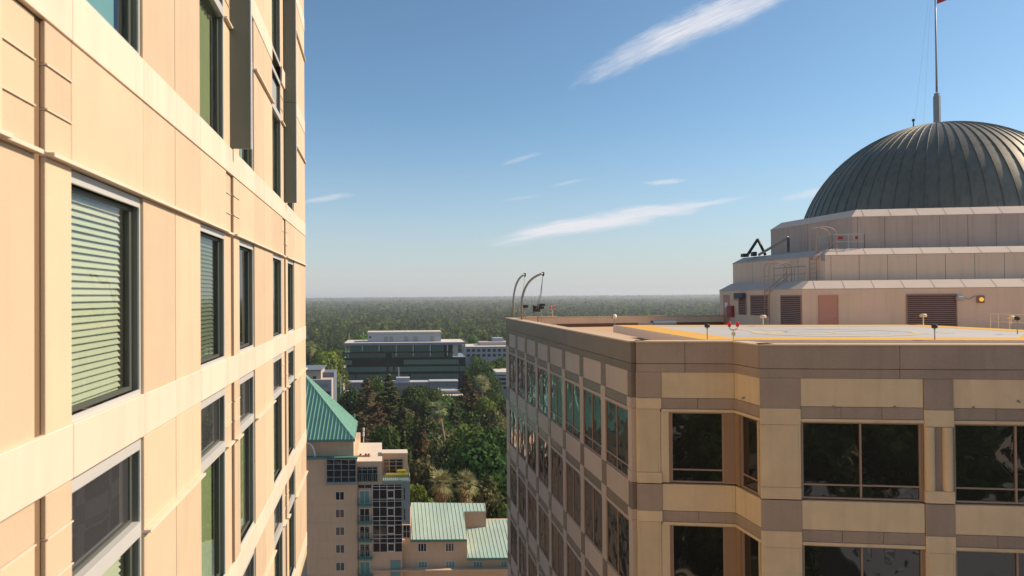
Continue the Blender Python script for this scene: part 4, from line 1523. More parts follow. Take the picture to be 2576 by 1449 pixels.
    # ---- windows
    def win(X0, X1, Y0, Y1, dy, nv, nh, frame='hotel_frame', glass='hotel_glass', fw=.13, proud=.06, name='window', bw=.05):
        x0, x1, z1, z0 = hx(X0, dy), hx(X1, dy), hz(Y0, dy), hz(Y1, dy)
        y = HY + dy
        m = MB()
        m.box(x0, x0 + fw, y - proud, y - .001, z0, z1); m.box(x1 - fw, x1, y - proud, y - .001, z0, z1)
        m.box(x0 + fw, x1 - fw, y - proud, y - .001, z1 - fw, z1); m.box(x0 + fw, x1 - fw, y - proud, y - .001, z0, z0 + fw)
        vs = nv if isinstance(nv, list) else [x0 + (x1 - x0) * (i + 1) / nv for i in range(nv - 1)]
        if isinstance(nv, list): vs = [hx(v, dy) for v in nv]
        hs = [hz(h, dy) for h in nh] if isinstance(nh, list) else [z0 + (z1 - z0) * (i + 1) / nh for i in range(nh - 1)]
        for v in vs: m.box(v - bw, v + bw, y - proud + .01, y - .001, z0 + fw, z1 - fw)
        for h in hs: m.box(x0 + fw, x1 - fw, y - proud + .012, y - .001, h - bw, h + bw)
        o = m.build(name, frame, root)
        p = MB(); p.add([(x0 + fw, y - .02, z0 + fw), (x1 - fw, y - .02, z0 + fw), (x1 - fw, y - .02, z1 - fw), (x0 + fw, y - .02, z1 - fw)], [(0, 1, 2, 3)])
        p.build('pane', glass, o)
        return o
    for i in range(6):
        Y = 680 + 160.3 * i
        win(380, 466, Y, Y + 84, 0, 2, 1, glass=['hotel_glass', 'brown_blind', 'brown_blind', 'hotel_glass', 'hotel_glass', 'hotel_glass'][i], frame='white_frame')
    # glazed bay under the pyramid
    bay = MB(); blk(bay, 303, 572, 388, 604, -.55, .5); bay.build('bay_core', 'hotel_glass', root)
    win(303, 572, 390, 600, -.56, 4, [437, 490, 552], frame='teal_panel', name='bay_window', fw=.08)
    bs = MB(); blk(bs, 298, 578, 602, 622, -.7, .8); bs.build('bay_sill', 'teal_panel', root)
    win(580, 768, 460, 600, .18, 4, [487], frame='teal_panel')
    win(818, 1000, 390, 522, 3.97, [872, 934], [418, 455], frame='hotel_frame')
    # french windows with balconies
    for i in range(6):
        Y = 672 + 160.3 * i
        win(596, 697, Y, Y + 130, .33, 2, [Y + 70], frame='white_frame', glass='teal_glass' if i in (0, 4) else 'hotel_glass', fw=.18)
        z = hz(Y + 132, -.1)
        r = railing(hx(586), hx(714), HY - .55, z, 1.25)
        fl = MB(); fl.box(hx(583), hx(716), HY - .6, HY + .3, z - .22, z)
        fb = fl.build('balcony', 'green_trim', root); rr = r.build('railing', 'rail_green', fb)
    # curtain wall
    win(718, 988, 618, 1236, .32, [783, 850, 918], [640, 668, 755, 775, 829, 912, 950, 990, 1078, 1112, 1152], frame='white_frame', name='curtain_wall', fw=.08, bw=.045)
    win(585, 716, 618, 660, .32, 2, 1, frame='hotel_frame')
    for i in range(4):
        Y = 672 + 160.3 * i
        win(848, 919, Y, Y + 80, .26, 1, 1, frame='white_frame', fw=.17, name='opening_light')
    tp = MB(); blk(tp, 990, 1058, 590, 985, .2, 9); tp.build('teal_bay', 'teal_panel', root)
    win(995, 1020, 650, 770, .18, 1, 2, frame='teal_panel'); win(995, 1020, 835, 950, .18, 1, 2, frame='teal_panel')
    win(990, 1060, 990, 1110, .3, 2, 2, frame='hotel_frame')
    # ---- lower wing
    lw = MB()
    dy = 1.2
    blk(lw, 985, 1572, 1128, 0, dy, 20, z0=G)
    blk(lw, 1573, 2150, 1290, 0, dy, 20, z0=G)
    lw.build('wing_wall', 'hotel_wall', root)
    cn = MB()
    blk(cn, 725, 2150, 1404, 1412, -.15, 1.4)
    cn.build('cornice', 'hotel_wall', root)
    K = .42

    def slope(Ye, dy, outline, name, left_eave, right_eave):
        e0 = P4(1200, Ye, dy)
        pl_n = np.array([0, -K, 1.0])
        def on(X, Y): return at_plane(737.9 + X / 3.601, 1046.5 + Y / 3.601, pl_n, e0)
        pts = [on(X, Y) for X, Y in outline]
        m = MB(); m.prism(pts, (0, 0, -.18))
        o = m.build(name, 'green_roof', root)
        # standing seams run straight down the slope, clipped to the outline
        sd_ = np.array([HD[0], 1.0, K]); sd_ /= np.linalg.norm(sd_)
        ax = np.array([1.0, 0, 0])
        q = MB()
        P2 = [(p[0] - HD[0] * (p[1] - e0[1]), p[1]) for p in pts]   # unskewed plan
        xs = [p[0] for p in P2]
        x = min(xs) + .3
        while x < max(xs) - .1:
            ys = []
            for i in range(len(P2)):
                (xa, ya), (xb, yb) = P2[i], P2[(i + 1) % len(P2)]
                if (xa - x) * (xb - x) < 0: ys.append(ya + (yb - ya) * (x - xa) / (xb - xa))
            ys.sort()
            for ya, yb in zip(ys[0::2], ys[1::2]):
                pa = np.array([x + HD[0] * (ya - e0[1]), ya, e0[2] + K * (ya - e0[1])]); pb = np.array([x + HD[0] * (yb - e0[1]), yb, e0[2] + K * (yb - e0[1])])
                q.prism([pa, pa + ax * .06, pb + ax * .06, pb], (0, 0, .07))
            x += .665
        q.build('seams', 'green_roof', o)
        ev = MB(); a = on(left_eave, Ye); b_ = on(right_eave, Ye)
        ev.box(a[0], b_[0], a[1] - .12, a[1] + .1, a[2] - .42, a[2] - .02); ev.build('gutter', 'green_trim', o)
        return on
    on1 = slope(1118, .5, [(1066, 783), (1735, 790), (1745, 862), (1545, 864), (1570, 1118), (1066, 1118)], 'metal_roof', 1060, 1572)
    on2 = slope(1284, .5, [(1560, 938), (2150, 938), (2150, 1284), (1574, 1284), (1568, 1032)], 'metal_roof', 1572, 2150)
    a, b_ = on1(1545, 864), on1(1745, 862)
    dw = MB(); y = a[1] + .4
    dw.prism([(a[0], y, a[2] - .2), (b_[0], y, b_[2] - .2), (b_[0], y, -60), (a[0], y, -60)], HD * 2.0)
    dw.build('dormer_wall', 'hotel_wall', root)
    for (X0, X1, Y0, Y1, gl) in ((1125, 1207, 1155, 1237, 'hotel_glass'), (1374, 1456, 1155, 1237, 'hotel_glass'), (1128, 1212, 1320, 1400, 'teal_glass'), (1376, 1462, 1320, 1400, 'teal_glass'),
                                 (1625, 1712, 1322, 1402, 'teal_glass'), (1875, 1960, 1322, 1402, 'teal_glass')):
        win(X0, X1, Y0, Y1, dy, 3, 1, frame='white_frame', glass=gl)
    win(878, 968, 1310, 1452, .33, 2, 1, frame='teal_panel', glass='teal_glass')
    # pale curved arm on the ledge
    # parapet posts and aerials on the flat roof
    return root, P4, hx, hz


HOTEL, P4, HXX, HZZ = build_hotel()


def build_hotel_things():
    # white curved davit on the ledge
    p = P4(196, 378, .3); q = P4(120, 240, .3)
    t = thing('curved_davit', 'pale curved pipe davit on the ledge below the pyramid roof', 'davit', tuple(p))
    m = MB(); m.tube([p] + arc(p + [0, 0, .4], P4(190, 255, .3), q, 10) + [q + [-.9, 0, .15]], .13, 8); m.build('arm', 'white', t, smooth=True)
    m = MB(); m.box(p[0] - 2.6, p[0] + .3, p[1] - .3, p[1] + .3, p[2] - .28, p[2] - .02); m.build('base', 'white', t)
    # aerials on the pale flat roof
    zt = HZZ(418, .2) + .14
    a = P4(637, 240, 10); 
    t = thing('roof_aerial', 'pale aerial pole on the bright flat hotel roof', 'aerial', (a[0], a[1], zt))
    m = MB(); m.tube([(a[0], a[1], zt), (a[0], a[1], zt + 3.6)], .06, 6); m.build('mast', 'white', t)
    m = MB(); m.box(a[0] - .14, a[0] + .14, a[1] - .14, a[1] + .14, zt + 2.2, zt + 2.9); m.box(a[0] - .12, a[0] + .16, a[1] - .12, a[1] + .12, zt + 3.1, zt + 3.7); m.build('antenna', 'white', t)
    b = P4(630, 345, 3.5)
    t = thing('roof_unit', 'low brown equipment strip on the bright flat hotel roof', 'roof unit', (b[0], b[1], zt))
    m = MB(); m.box(b[0] - 1.6, b[0] + 1.3, b[1] - .25, b[1] + .25, zt, zt + .22); m.build('tray', 'rust', t)
    m = MB()
    for dx in (-1.3, -.4, .5, 1.0): m.box(b[0] + dx - .15, b[0] + dx + .15, b[1] - .2, b[1] + .2, zt + .221, zt + .5)
    m.build('boxes', 'brown_blind', t)


build_hotel_things()


# ------------------------------------------------------------------ buildings beyond the park
MT.update(
    far_dark=mirror_glass('far_spandrel_glass', tint=(.010, .013, .010), ior=1.2, wave=.02, wscale=.3, rough=.06),
    far_green=mirror_glass('far_vision_glass', tint=(.095, .175, .13), ior=1.2, wave=.02, wscale=.3, rough=.05),
    far_white=M('far_white_wall', (.42, .42, .44), .8, var=.06, scale=.15, streak=.1),
    far_roof=M('far_pale_roof', (.62, .55, .46), .9, var=.08, scale=.1),
    far_edge=M('far_roof_edge', (.22, .24, .30), .7, var=.05),
    far_pink=M('far_pink_wall', (.45, .37, .33), .9, var=.06, scale=.1),
    far_tan=M('far_tan_wall', (.46, .38, .29), .9, var=.08, scale=.15),
    far_grey=M('far_grey_wall', (.30, .29, .29), .9, var=.08, scale=.15),
    far_slate=M('far_slate_roof', (.14, .16, .20), .8, var=.08, scale=.15),
    far_window=M('far_window_glass', (.03, .035, .045), .2, var=.2),
    far_house=M('far_house_wall', (.55, .46, .38), .9),
)


def build_far():
    def mk(Yd, HDv):
        P = lambda X, Y, dy=0.0: at(737.9 + X / 3.601, 670.8 + Y / 3.601, Yd + dy)
        X_ = lambda X, dy=0.0: P(X, 900, dy)[0]
        Z_ = lambda Y, dy=0.0: P(1000, Y, dy)[2]

        def blk(mb, X0, X1, Y0, Y1, dy, depth, z0=None, lift=0.0):
            x0, x1 = X_(X0, dy), X_(X1, dy)
            zb = Z_(Y1, dy) if z0 is None else z0
            zt = Z_(Y0, dy) + lift
            y = Yd + dy
            mb.prism([(x0, y, zb), (x1, y, zb), (x1, y, zt), (x0, y, zt)], HDv * depth)
        return P, X_, Z_, blk
    G = GROUND_Z
    hd = np.array([-.16, 1.0, 0])
    # ---- green glass offices
    P, X_, Z_, blk = mk(400.0, hd)
    r = thing('glass_office_block', 'dark green glass office block with pale penthouse beyond the park trees', 'office block', (X_(1000), 412, G))

    def part(name, mat, *args, parent=r, **kw):
        m = MB(); blk(m, *args, **kw); return m.build(name, mat, parent)
    m = MB(); blk(m, 460, 1560, 823, 0, .3, 28, z0=G); m.prism([(X_(508), 402.5, Z_(823)), (X_(1440), 402.5, Z_(823)), (X_(1440), 402.5, Z_(706)), (X_(508), 402.5, Z_(706))], hd * 25)
    blk(m, 460, 1560, 774, 823, .3, 1.5) if False else None
    m.build('spandrel_glass', 'far_dark', r)
    rnd = random.Random(11)
    for (Y0, Y1, segs, dy) in ((712, 768, [(515, 620), (632, 780), (795, 925), (940, 1085), (1100, 1240), (1254, 1365)], 2.4), (780, 822, [(475, 838), (892, 1365), (1412, 1446)], 0.2 + 2.2),
                               (844, 886, [(476, 534), (1000, 1500)], .1), (906, 950, [(475, 845), (862, 902), (920, 1500), (1506, 1556)], .1), (975, 1017, [(475, 560), (566, 1045), (1062, 1500)], .1)):
        for (a, b) in segs:
            w = MB(); n = max(1, int((b - a) / 22))
            for i in range(n):
                c0, c1 = a + (b - a) * i / n, a + (b - a) * (i + 1) / n
                x0, x1, z0, z1 = X_(c0, dy) + .06, X_(c1, dy) - .06, Z_(Y1, dy), Z_(Y0, dy)
                w.add([(x0, 400 + dy, z0), (x1, 400 + dy, z0), (x1, 400 + dy, z1), (x0, 400 + dy, z1)], [(0, 1, 2, 3)])
            w.build('window_band', 'far_green', r)
    part('balcony_slab', 'far_dark', 462, 1450, 770, 780, .1, 2.6)
    part('roof_slab', 'far_edge', 458, 1558, 690, 711, -.5, 29)
    m = MB(); zt = Z_(690, -.5) + .03
    m.prism([(X_(462), 399.8, zt), (X_(1556), 399.8, zt), (X_(1556) + hd[0] * 28, 427.5, zt), (X_(462) + hd[0] * 28, 427.5, zt)], (0, 0, .12)); m.build('roof', 'far_roof', r)
    part('penthouse', 'far_white', 675, 1340, 603, 700, 6.0, 14)
    part('penthouse_roof', 'far_roof', 671, 1344, 590, 603, 5.6, 15)
    for (a, b) in ((822, 860), (871, 905), (1005, 1044), (1091, 1130), (1240, 1278)):
        part('louvre', 'far_grey', a, b, 632, 680, 5.95, .04)
    part('louvre', 'far_window', 690, 706, 628, 648, 5.95, .04)
    for X in (475, 625, 780, 933, 1088, 1243, 1398):
        part('column', 'far_white', X - 5, X + 5, 711, 812 if X > 800 else 765, .35, .6)
    part('pier', 'far_pink', 1450, 1492, 711, 815, .35, 2.0)
    part('pier', 'far_white', 1545, 1560, 700, 815, .1, 2.0)
    for X, h in ((505, 3.6), (632, 4.0)):
        m = MB(); q = P(X, 655, 6); m.tube([(q[0], q[1], q[2] - 1), (q[0], q[1], q[2] + h)], .16, 6); m.build('roof_mast', 'far_white', r)
    # white plant and canopies at its foot
    P, X_, Z_, blk = mk(380.0, hd)
    c = thing('entrance_canopy', 'long low white canopy in front of the green glass offices', 'canopy', (X_(1000), 385, G))
    for (a, b, y0, y1) in ((457, 740, 1043, 1084), (740, 1230, 1046, 1090), (1230, 1495, 1040, 1090)):
        part('roof', 'far_white', a, b, y0, y0 + 10, 0, 9, parent=c)
        part('glazed_wall', 'far_grey', a + 3, b - 3, y0 + 11, y1 + 22, .5, 6, parent=c)
    part('base', 'far_grey', 457, 1495, 1108, 0, 2, 5, parent=c, z0=G)
    for i in range(34):
        X = 470 + i * 30
        part('rib', 'far_white', X, X + 5, 1055, 1100, .2, .28, parent=c)
    part('plant_housing', 'far_white', 930, 1055, 1008, 1046, 1, 6, parent=c)
    m = MB(); q = P(955, 1010, 3); m.tube([q, q + [0, 0, 6]], .2, 6); m.build('mast', 'far_white', c)
    P, X_, Z_, blk = mk(330.0, hd)
    for (a, b, y0, y1, lab) in ((375, 520, 1150, 1190, 'low pale roofed building left of the brown conifers'), (1290, 1535, 1135, 1172, 'low pale roofed building behind the tall right conifer')):
        o = thing('low_building', lab, 'building', (X_((a + b) / 2), 335, G))
        part('wall', 'far_white', a, b, y1 + 18, 0, 0, 18, parent=o, z0=G)
        part('roof', 'far_roof', a - 4, b + 4, y1, y1 + 18, -.4, 19, parent=o)
        part('clerestory', 'far_grey', a + 30, b - 12, y0, y1, 5, 8, parent=o)
        part('upper_roof', 'far_roof', a + 26, b - 8, y0 - 12, y0, 4.6, 9, parent=o)
    # ---- pale block to the right of it
    P, X_, Z_, blk = mk(470.0, hd)
    o = thing('pale_office_block', 'pale office block with two rows of square windows beside the green glass offices', 'office block', (X_(1760), 480, G))
    part('wall', 'far_white', 1558, 2100, 736, 0, 0, 26, parent=o, z0=G)
    m = MB(); zt = Z_(736) + .02; m.prism([(X_(1556), 469.6, zt), (X_(2100), 469.6, zt), (X_(2100) + hd[0] * 27, 496, zt), (X_(1556) + hd[0] * 27, 496, zt)], (0, 0, .5)); m.build('roof', 'far_roof', o)
    part('penthouse', 'far_pink', 1688, 2100, 690, 736, 9, 12, parent=o)
    part('roof_plant', 'far_white', 1812, 1905, 652, 700, 16, 8, parent=o)
    for Y0 in (752, 797):
        for i in range(9):
            X = 1572 + i * 47
            w = part('window', 'far_window', X, X + 29, Y0, Y0 + 26, -.06, .05, parent=o)
            part('sill', 'far_roof', X - 2, X + 31, Y0 + 26.5, Y0 + 29, -.2, .18, parent=w)
    # ---- parking structure
    P, X_, Z_, blk = mk(330.0, hd)
    o = thing('parking_structure', 'small grey parking structure with open decks at the granite tower edge', 'parking structure', (X_(1900), 340, G))
    part('roof', 'far_roof', 1836, 2050, 962, 988, 0, 16, parent=o)
    for Y in (1000, 1040, 1078):
        part('parapet', 'far_white', 1828, 2050, Y, Y + 14, 0, 16, parent=o)
        part('open_deck', 'far_window', 1834, 2050, Y + 14.5, Y + 26 + 12, .5, 15, parent=o)
    part('base', 'far_grey', 1828, 2050, 1116, 0, .2, 15, parent=o, z0=G)
    # ---- tan and grey building at the left
    P, X_, Z_, blk = mk(215.0, hd)
    o = thing('tan_building', 'tan and grey stepped building beside the pyramid roof', 'building', (X_(150), 222, G))
    part('upper_wall', 'far_tan', -260, 250, 936, 1013, 1.5, 10, parent=o)
    part('upper_roof', 'far_slate', -266, 254, 928, 936, 1.2, 15, parent=o)
    part('slate_wall', 'far_slate', 252, 368, 952, 0, 6, 9, parent=o, z0=G)
    part('wall', 'far_pink', -260, 345, 1018, 0, 0, 14, parent=o, z0=G)
    for (a, b, y0, y1, mt) in ((178, 206, 985, 1012, 'far_window'), (245, 315, 1055, 1090, 'far_grey'), (150, 220, 1055, 1090, 'far_grey'), (285, 328, 1125, 1150, 'far_window'), (170, 215, 1125, 1150, 'far_window')):
        part('window', mt, a, b, y0, y1, 1.42 if y0 < 1010 else -.08, .07, parent=o)
    P, X_, Z_, blk = mk(345.0, hd)
    o = thing('tan_wall_building', 'low tan walled building between trees left of the green glass offices', 'building', (X_(360), 350, G))
    part('wall', 'far_tan', 268, 450, 925, 0, 0, 14, parent=o, z0=G)
    part('roof', 'far_pink', 262, 455, 912, 925, -.4, 15, parent=o)
    for X in (300, 350, 400): part('window', 'far_window', X, X + 22, 940, 962, -.08, .06, parent=o)
    m = MB(); q = at(857, 962, 318); m.tube([(q[0], q[1], G), (q[0], q[1], q[2] + 2)], .18, 6)
    o = m.build('street_pole', 'far_white'); tag(o, 'thin pale pole standing between the tan building and the glass offices', 'pole')
    # ---- houses peeping out of the far woods
    k = 0
    for (x, y, Yd, w_, lab) in ((798, 907, 560, 8, 'white house roof low among the trees at the left'), (1300, 805, 1250, 12, 'pale house glimpsed between the roof davits'),
                                (1500, 776, 2300, 34, 'long pale roof far out in the woods'), (1560, 774.5, 2500, 22, 'small pale roof far out behind the tower roof'), (1660, 781, 1900, 18, 'white house far out near the penthouse'),
                                (782, 925, 480, 7, 'low roof half hidden by trees next to the stone tower'), (868, 893, 600, 7, 'small white house left of the glass offices')):
        q = at(x, y, Yd)
        o = thing('house', lab, 'house', (q[0], q[1], G), 'houses among the far trees')
        m = MB(); m.box(q[0] - w_ / 2, q[0] + w_ / 2, q[1], q[1] + w_, G, q[2] - .5); m.build('wall', 'far_house', o)
        m = MB(); z = q[2] - .5; e = .6
        m.add([(q[0] - w_ / 2 - e, q[1] - e, z), (q[0] + w_ / 2 + e, q[1] - e, z), (q[0] + w_ / 2 + e, q[1] + w_ + e, z), (q[0] - w_ / 2 - e, q[1] + w_ + e, z), (q[0] - w_ / 3, q[1] + w_ / 2, z + 2.2), (q[0] + w_ / 3, q[1] + w_ / 2, z + 2.2)],
              [(0, 1, 5, 4), (1, 2, 5), (2, 3, 4, 5), (3, 0, 4), (3, 2, 1, 0)]); m.build('roof', 'far_roof', o)


build_far()


# ------------------------------------------------------------------ ground, trees and woods
def leaf_mesh(name, V, mat, F=None):
    me = bpy.data.meshes.new(name)
    n = len(V)
    me.vertices.add(n)
    me.vertices.foreach_set('co', np.asarray(V, np.float32).ravel())
    nf = n // 4
    me.loops.add(n); me.loops.foreach_set('vertex_index', np.arange(n, dtype=np.int32))
    me.polygons.add(nf); me.polygons.foreach_set('loop_start', np.arange(0, n, 4, dtype=np.int32))
    me.update(calc_edges=True)
    me.materials.append(mat)
    return me


def quads(c, nrm, size, rng, aspect=1.0):
    """leaf clumps: one quad per centre, facing roughly along nrm"""
    n = len(c)
    nrm = nrm / (np.linalg.norm(nrm, axis=1, keepdims=True) + 1e-9)
    h = rng.normal(size=(n, 3))
    a = np.cross(nrm, h); a /= (np.linalg.norm(a, axis=1, keepdims=True) + 1e-9)
    b = np.cross(nrm, a)
    s = np.asarray(size).reshape(-1, 1)
    a = a * s * .5; b = b * s * .5 * aspect
    j = lambda: 1 + rng.uniform(-.35, .35, size=(n, 1))
    V = np.stack([c - a * j() - b * j(), c + a * j() - b * j(), c + a * j() + b * j(), c - a * j() + b * j()], axis=1)
    return V.reshape(-1, 3)


def broadleaf_leaves(rng, h, cr, n, size, nl=16, low=.22, jit=.38):
    zc = h * (low + 1) / 2; rz = h * (1 - low) / 2
    L = []
    for i in range(nl):
        d = rng.normal(size=3); d /= np.linalg.norm(d)
        rad = rng.uniform(.25, .72)
        L.append((d[0] * cr * rad, d[1] * cr * rad, zc + d[2] * rz * rad, cr * rng.uniform(.30, .50)))
    L.append((0, 0, h - cr * .42, cr * .42))
    L = np.array(L)
    k = rng.integers(0, len(L), n)
    d = rng.normal(size=(n, 3)); d /= np.linalg.norm(d, axis=1, keepdims=True)
    d[:, 2] = np.abs(d[:, 2]) * rng.choice([1, 1, 1, -1], n)
    r = L[k, 3] * rng.uniform(.72, 1.10, n)
    c = L[k, :3] + d * r[:, None] * [1, 1, .85]
    c[:, 2] = np.clip(c[:, 2], h * low * .7, h * 1.02)
    nr = d + rng.normal(size=(n, 3)) * jit
    return quads(c, nr, size * rng.uniform(.6, 1.3, n), rng)


def conifer_leaves(rng, h, R, n, size, low=.12, ragged=.25, power=.85):
    nw = int(h * 1.1)
    zz, rr, an, fr = [], [], [], []
    br = []
    for w in range(nw):
        t = low + (1 - low) * (w + .5) / nw
        for b in range(7):
            br.append((t * h + rng.uniform(-.4, .4), R * (1.02 - t) ** power * rng.uniform(1 - ragged, 1 + ragged), rng.uniform(0, 2 * math.pi)))
    br = np.array(br)
    wgt = br[:, 1] + .3; wgt /= wgt.sum()
    k = rng.choice(len(br), n, p=wgt)
    s = rng.uniform(.15, 1, n) ** .7
    r = br[k, 1] * s
    a = br[k, 2] + rng.normal(size=n) * .16
    c = np.stack([r * np.cos(a), r * np.sin(a), br[k, 0] - r * .22 + rng.normal(size=n) * .18], axis=1)
    nr = np.stack([np.cos(a) * .4, np.sin(a) * .4, np.ones(n)], axis=1) + rng.normal(size=(n, 3)) * .45
    return quads(c, nr, size * rng.uniform(.6, 1.3, n), rng)


LM = dict(
    broad=leaf_mat('broadleaf_foliage', (0.048, 0.088, 0.022), (0.088, 0.141, 0.032), (0.152, 0.200, 0.048)),
    dark=leaf_mat('dark_foliage', (0.029, 0.058, 0.019), (0.051, 0.093, 0.027), (0.093, 0.136, 0.038)),
    bright=leaf_mat('bright_foliage', (0.096, 0.160, 0.032), (0.152, 0.240, 0.045), (0.240, 0.320, 0.064), transl=.35),
    olive=leaf_mat('olive_foliage', (0.088, 0.093, 0.038), (0.136, 0.136, 0.056), (0.208, 0.192, 0.088)),
    conifer=leaf_mat('conifer_foliage', (0.032, 0.048, 0.019), (0.061, 0.074, 0.029), (0.112, 0.109, 0.045), transl=.12),
    brown=leaf_mat('brown_conifer_foliage', (0.064, 0.051, 0.026), (0.112, 0.086, 0.042), (0.184, 0.131, 0.064), transl=.12),
    palm=leaf_mat('palm_fronds', (.17, .21, .08), (.32, .35, .15), (.50, .48, .28), transl=.2, objvar=.1),
    skirt=leaf_mat('dead_fronds', (.24, .16, .08), (.36, .25, .13), (.48, .35, .20), transl=.1, objvar=.1),
    wood=leaf_mat('far_woods_foliage', (.035, .058, .019), (.075, .105, .029), (.140, .165, .045), tone=True),
)
MT['bark'] = M('bark', (.10, .075, .055), .9, var=.3)
MT['palm_bark'] = M('palm_bark', (.22, .17, .13), .9, var=.2)
MT['far_woods_foliage'] = LM['wood']
TREE_PROTO = {}


def trunk_mb(h, r, lean=(0, 0), limbs=0, rng=None):
    m = MB()
    m.tube([(0, 0, -.5), (lean[0] * .3, lean[1] * .3, h * .4), (lean[0], lean[1], h)], [r, r * .75, r * .35], 7)
    for i in range(limbs):
        a = rng.uniform(0, 2 * math.pi); z = h * rng.uniform(.45, .8)
        m.tube([(0, 0, z), (math.cos(a) * h * .16, math.sin(a) * h * .16, z + h * .14), (math.cos(a) * h * .26, math.sin(a) * h * .26, z + h * .3)], [r * .4, r * .25, r * .1], 5)
    return m


def proto(kind, i):
    """meshes of one tree of unit build, real size; returns (crown mesh, trunk mesh, height)"""
    key = (kind, i)
    if key in TREE_PROTO: return TREE_PROTO[key]
    rng = np.random.default_rng(abs(hash(kind)) % 1000 + i * 17 if False else sum(ord(c) for c in kind) + i * 101)
    if kind in ('conifer', 'brown', 'spire'):
        h = 28.0; R = {'conifer': 6.2, 'brown': 8.2, 'spire': 3.6}[kind]
        V = conifer_leaves(rng, h, R, 5200 if kind != 'spire' else 3000, .52, ragged=.38 if kind == 'brown' else .28)
        mat = LM['brown'] if kind == 'brown' else LM['conifer']
        tk = trunk_mb(h * .95, .5)
    else:
        h = 18.0; R = {'broad': 7.0, 'dark': 7.2, 'bright': 6.2, 'olive': 6.2}[kind]
        V = broadleaf_leaves(rng, h, R, 6000, .46, nl=20 + 3 * i)
        mat = LM[kind]
        tk = trunk_mb(h * .6, .42, limbs=6, rng=rng)
    cm = leaf_mesh(kind + '_crown', V, mat)
    tm = tk.mesh(kind + '_trunk'); tm.materials.append(MT['bark'])
    TREE_PROTO[key] = (cm, tm, h)
    return TREE_PROTO[key]


NOUN = {'conifer': 'conifer_tree', 'brown': 'conifer_tree', 'spire': 'conifer_tree', 'broad': 'broadleaf_tree', 'dark': 'broadleaf_tree', 'bright': 'broadleaf_tree', 'olive': 'broadleaf_tree'}
COMMON = {'conifer': 'dark green conifer standing among the park trees', 'brown': 'brownish green conifer standing among the park trees', 'spire': 'slim dark conifer standing among the park trees',
          'broad': 'mid green broadleaf tree in the crowd of park trees', 'dark': 'dark green broadleaf tree in the crowd of park trees', 'bright': 'bright yellow green broadleaf tree in the crowd of park trees',
          'olive': 'olive grey broadleaf tree in the crowd of park trees'}


def tree(kind, x, y, h, label=None, wide=1.0, seed=0):
    cm, tm, h0 = proto(kind, seed % 3)
    s = h / h0
    o = thing(NOUN[kind], label or COMMON[kind], 'tree', (x, y, GROUND_Z), None if label else 'park trees: ' + {'conifer': 'dark conifers', 'brown': 'brown conifers', 'spire': 'slim conifers', 'broad': 'mid green', 'dark': 'dark green', 'bright': 'bright green', 'olive': 'olive'}[kind])
    rot = (seed * 2.399) % 6.283
    for nm, me in (('crown', cm), ('trunk', tm)):
        c = bpy.data.objects.new(nm, me); COL.objects.link(c)
        c.parent = o
        c.rotation_euler = (0, 0, rot); c.scale = (s * wide, s * wide, s)
    return o


def palm(x, y, h, label, lean=(0, 0), crown=3.6, skirt=.5, seed=0):
    rng = np.random.default_rng(500 + seed)
    o = thing('palm_tree', label, 'palm', (x, y, GROUND_Z), 'fan palms')
    tm = MB()
    pts = [np.array([lean[0] * t ** 2, lean[1] * t ** 2, h * t]) for t in np.linspace(0, 1, 9)]
    tm.tube(pts, [.45] + [.34] * 7 + [.3], 8)
    t = tm.build('trunk', 'palm_bark', o); t.parent = o; t.matrix_parent_inverse = Matrix()
    top = pts[-1]
    for nm, mt, n, e0, e1, L in (('crown', LM['palm'], 58, -.9, 1.4, crown), ('dead_fronds', LM['skirt'], int(34 * skirt), -1.4, -.7, crown * .7)):
        Vs = []
        for i in range(n):
            a = rng.uniform(0, 2 * math.pi); el = rng.uniform(e0, e1)
            er = np.array([math.cos(a), math.sin(a), 0]); et = np.array([-math.sin(a), math.cos(a), 0])
            d = er * math.cos(el) + np.array([0, 0, math.sin(el)])
            rl = rng.uniform(.75, 1.15); base = top + d * L * .42 * rl + np.array([0, 0, -.2 if nm == 'crown' else -rng.uniform(.2, 2.2)])
            # a fan: blades spread from the end of the stalk, tips drooping
            w = .085
            side = et
            Vs.append([top - side * .03, top + side * .03, base + side * .03, base - side * .03])
            for b in np.linspace(-1.15, 1.15, 9):
                bd = d * math.cos(b) + side * math.sin(b)
                tip = base + bd * L * .72 * rl * rng.uniform(.7, 1.1) + np.array([0, 0, -L * .13])
                mid = base + bd * L * .28
                px_ = side * math.cos(b) - d * math.sin(b)
                Vs.append([base, mid - px_ * w, tip, mid + px_ * w])
        me = leaf_mesh(nm, np.array(Vs).reshape(-1, 3), mt)
        c = bpy.data.objects.new(nm, me); COL.objects.link(c); c.parent = o
    return o


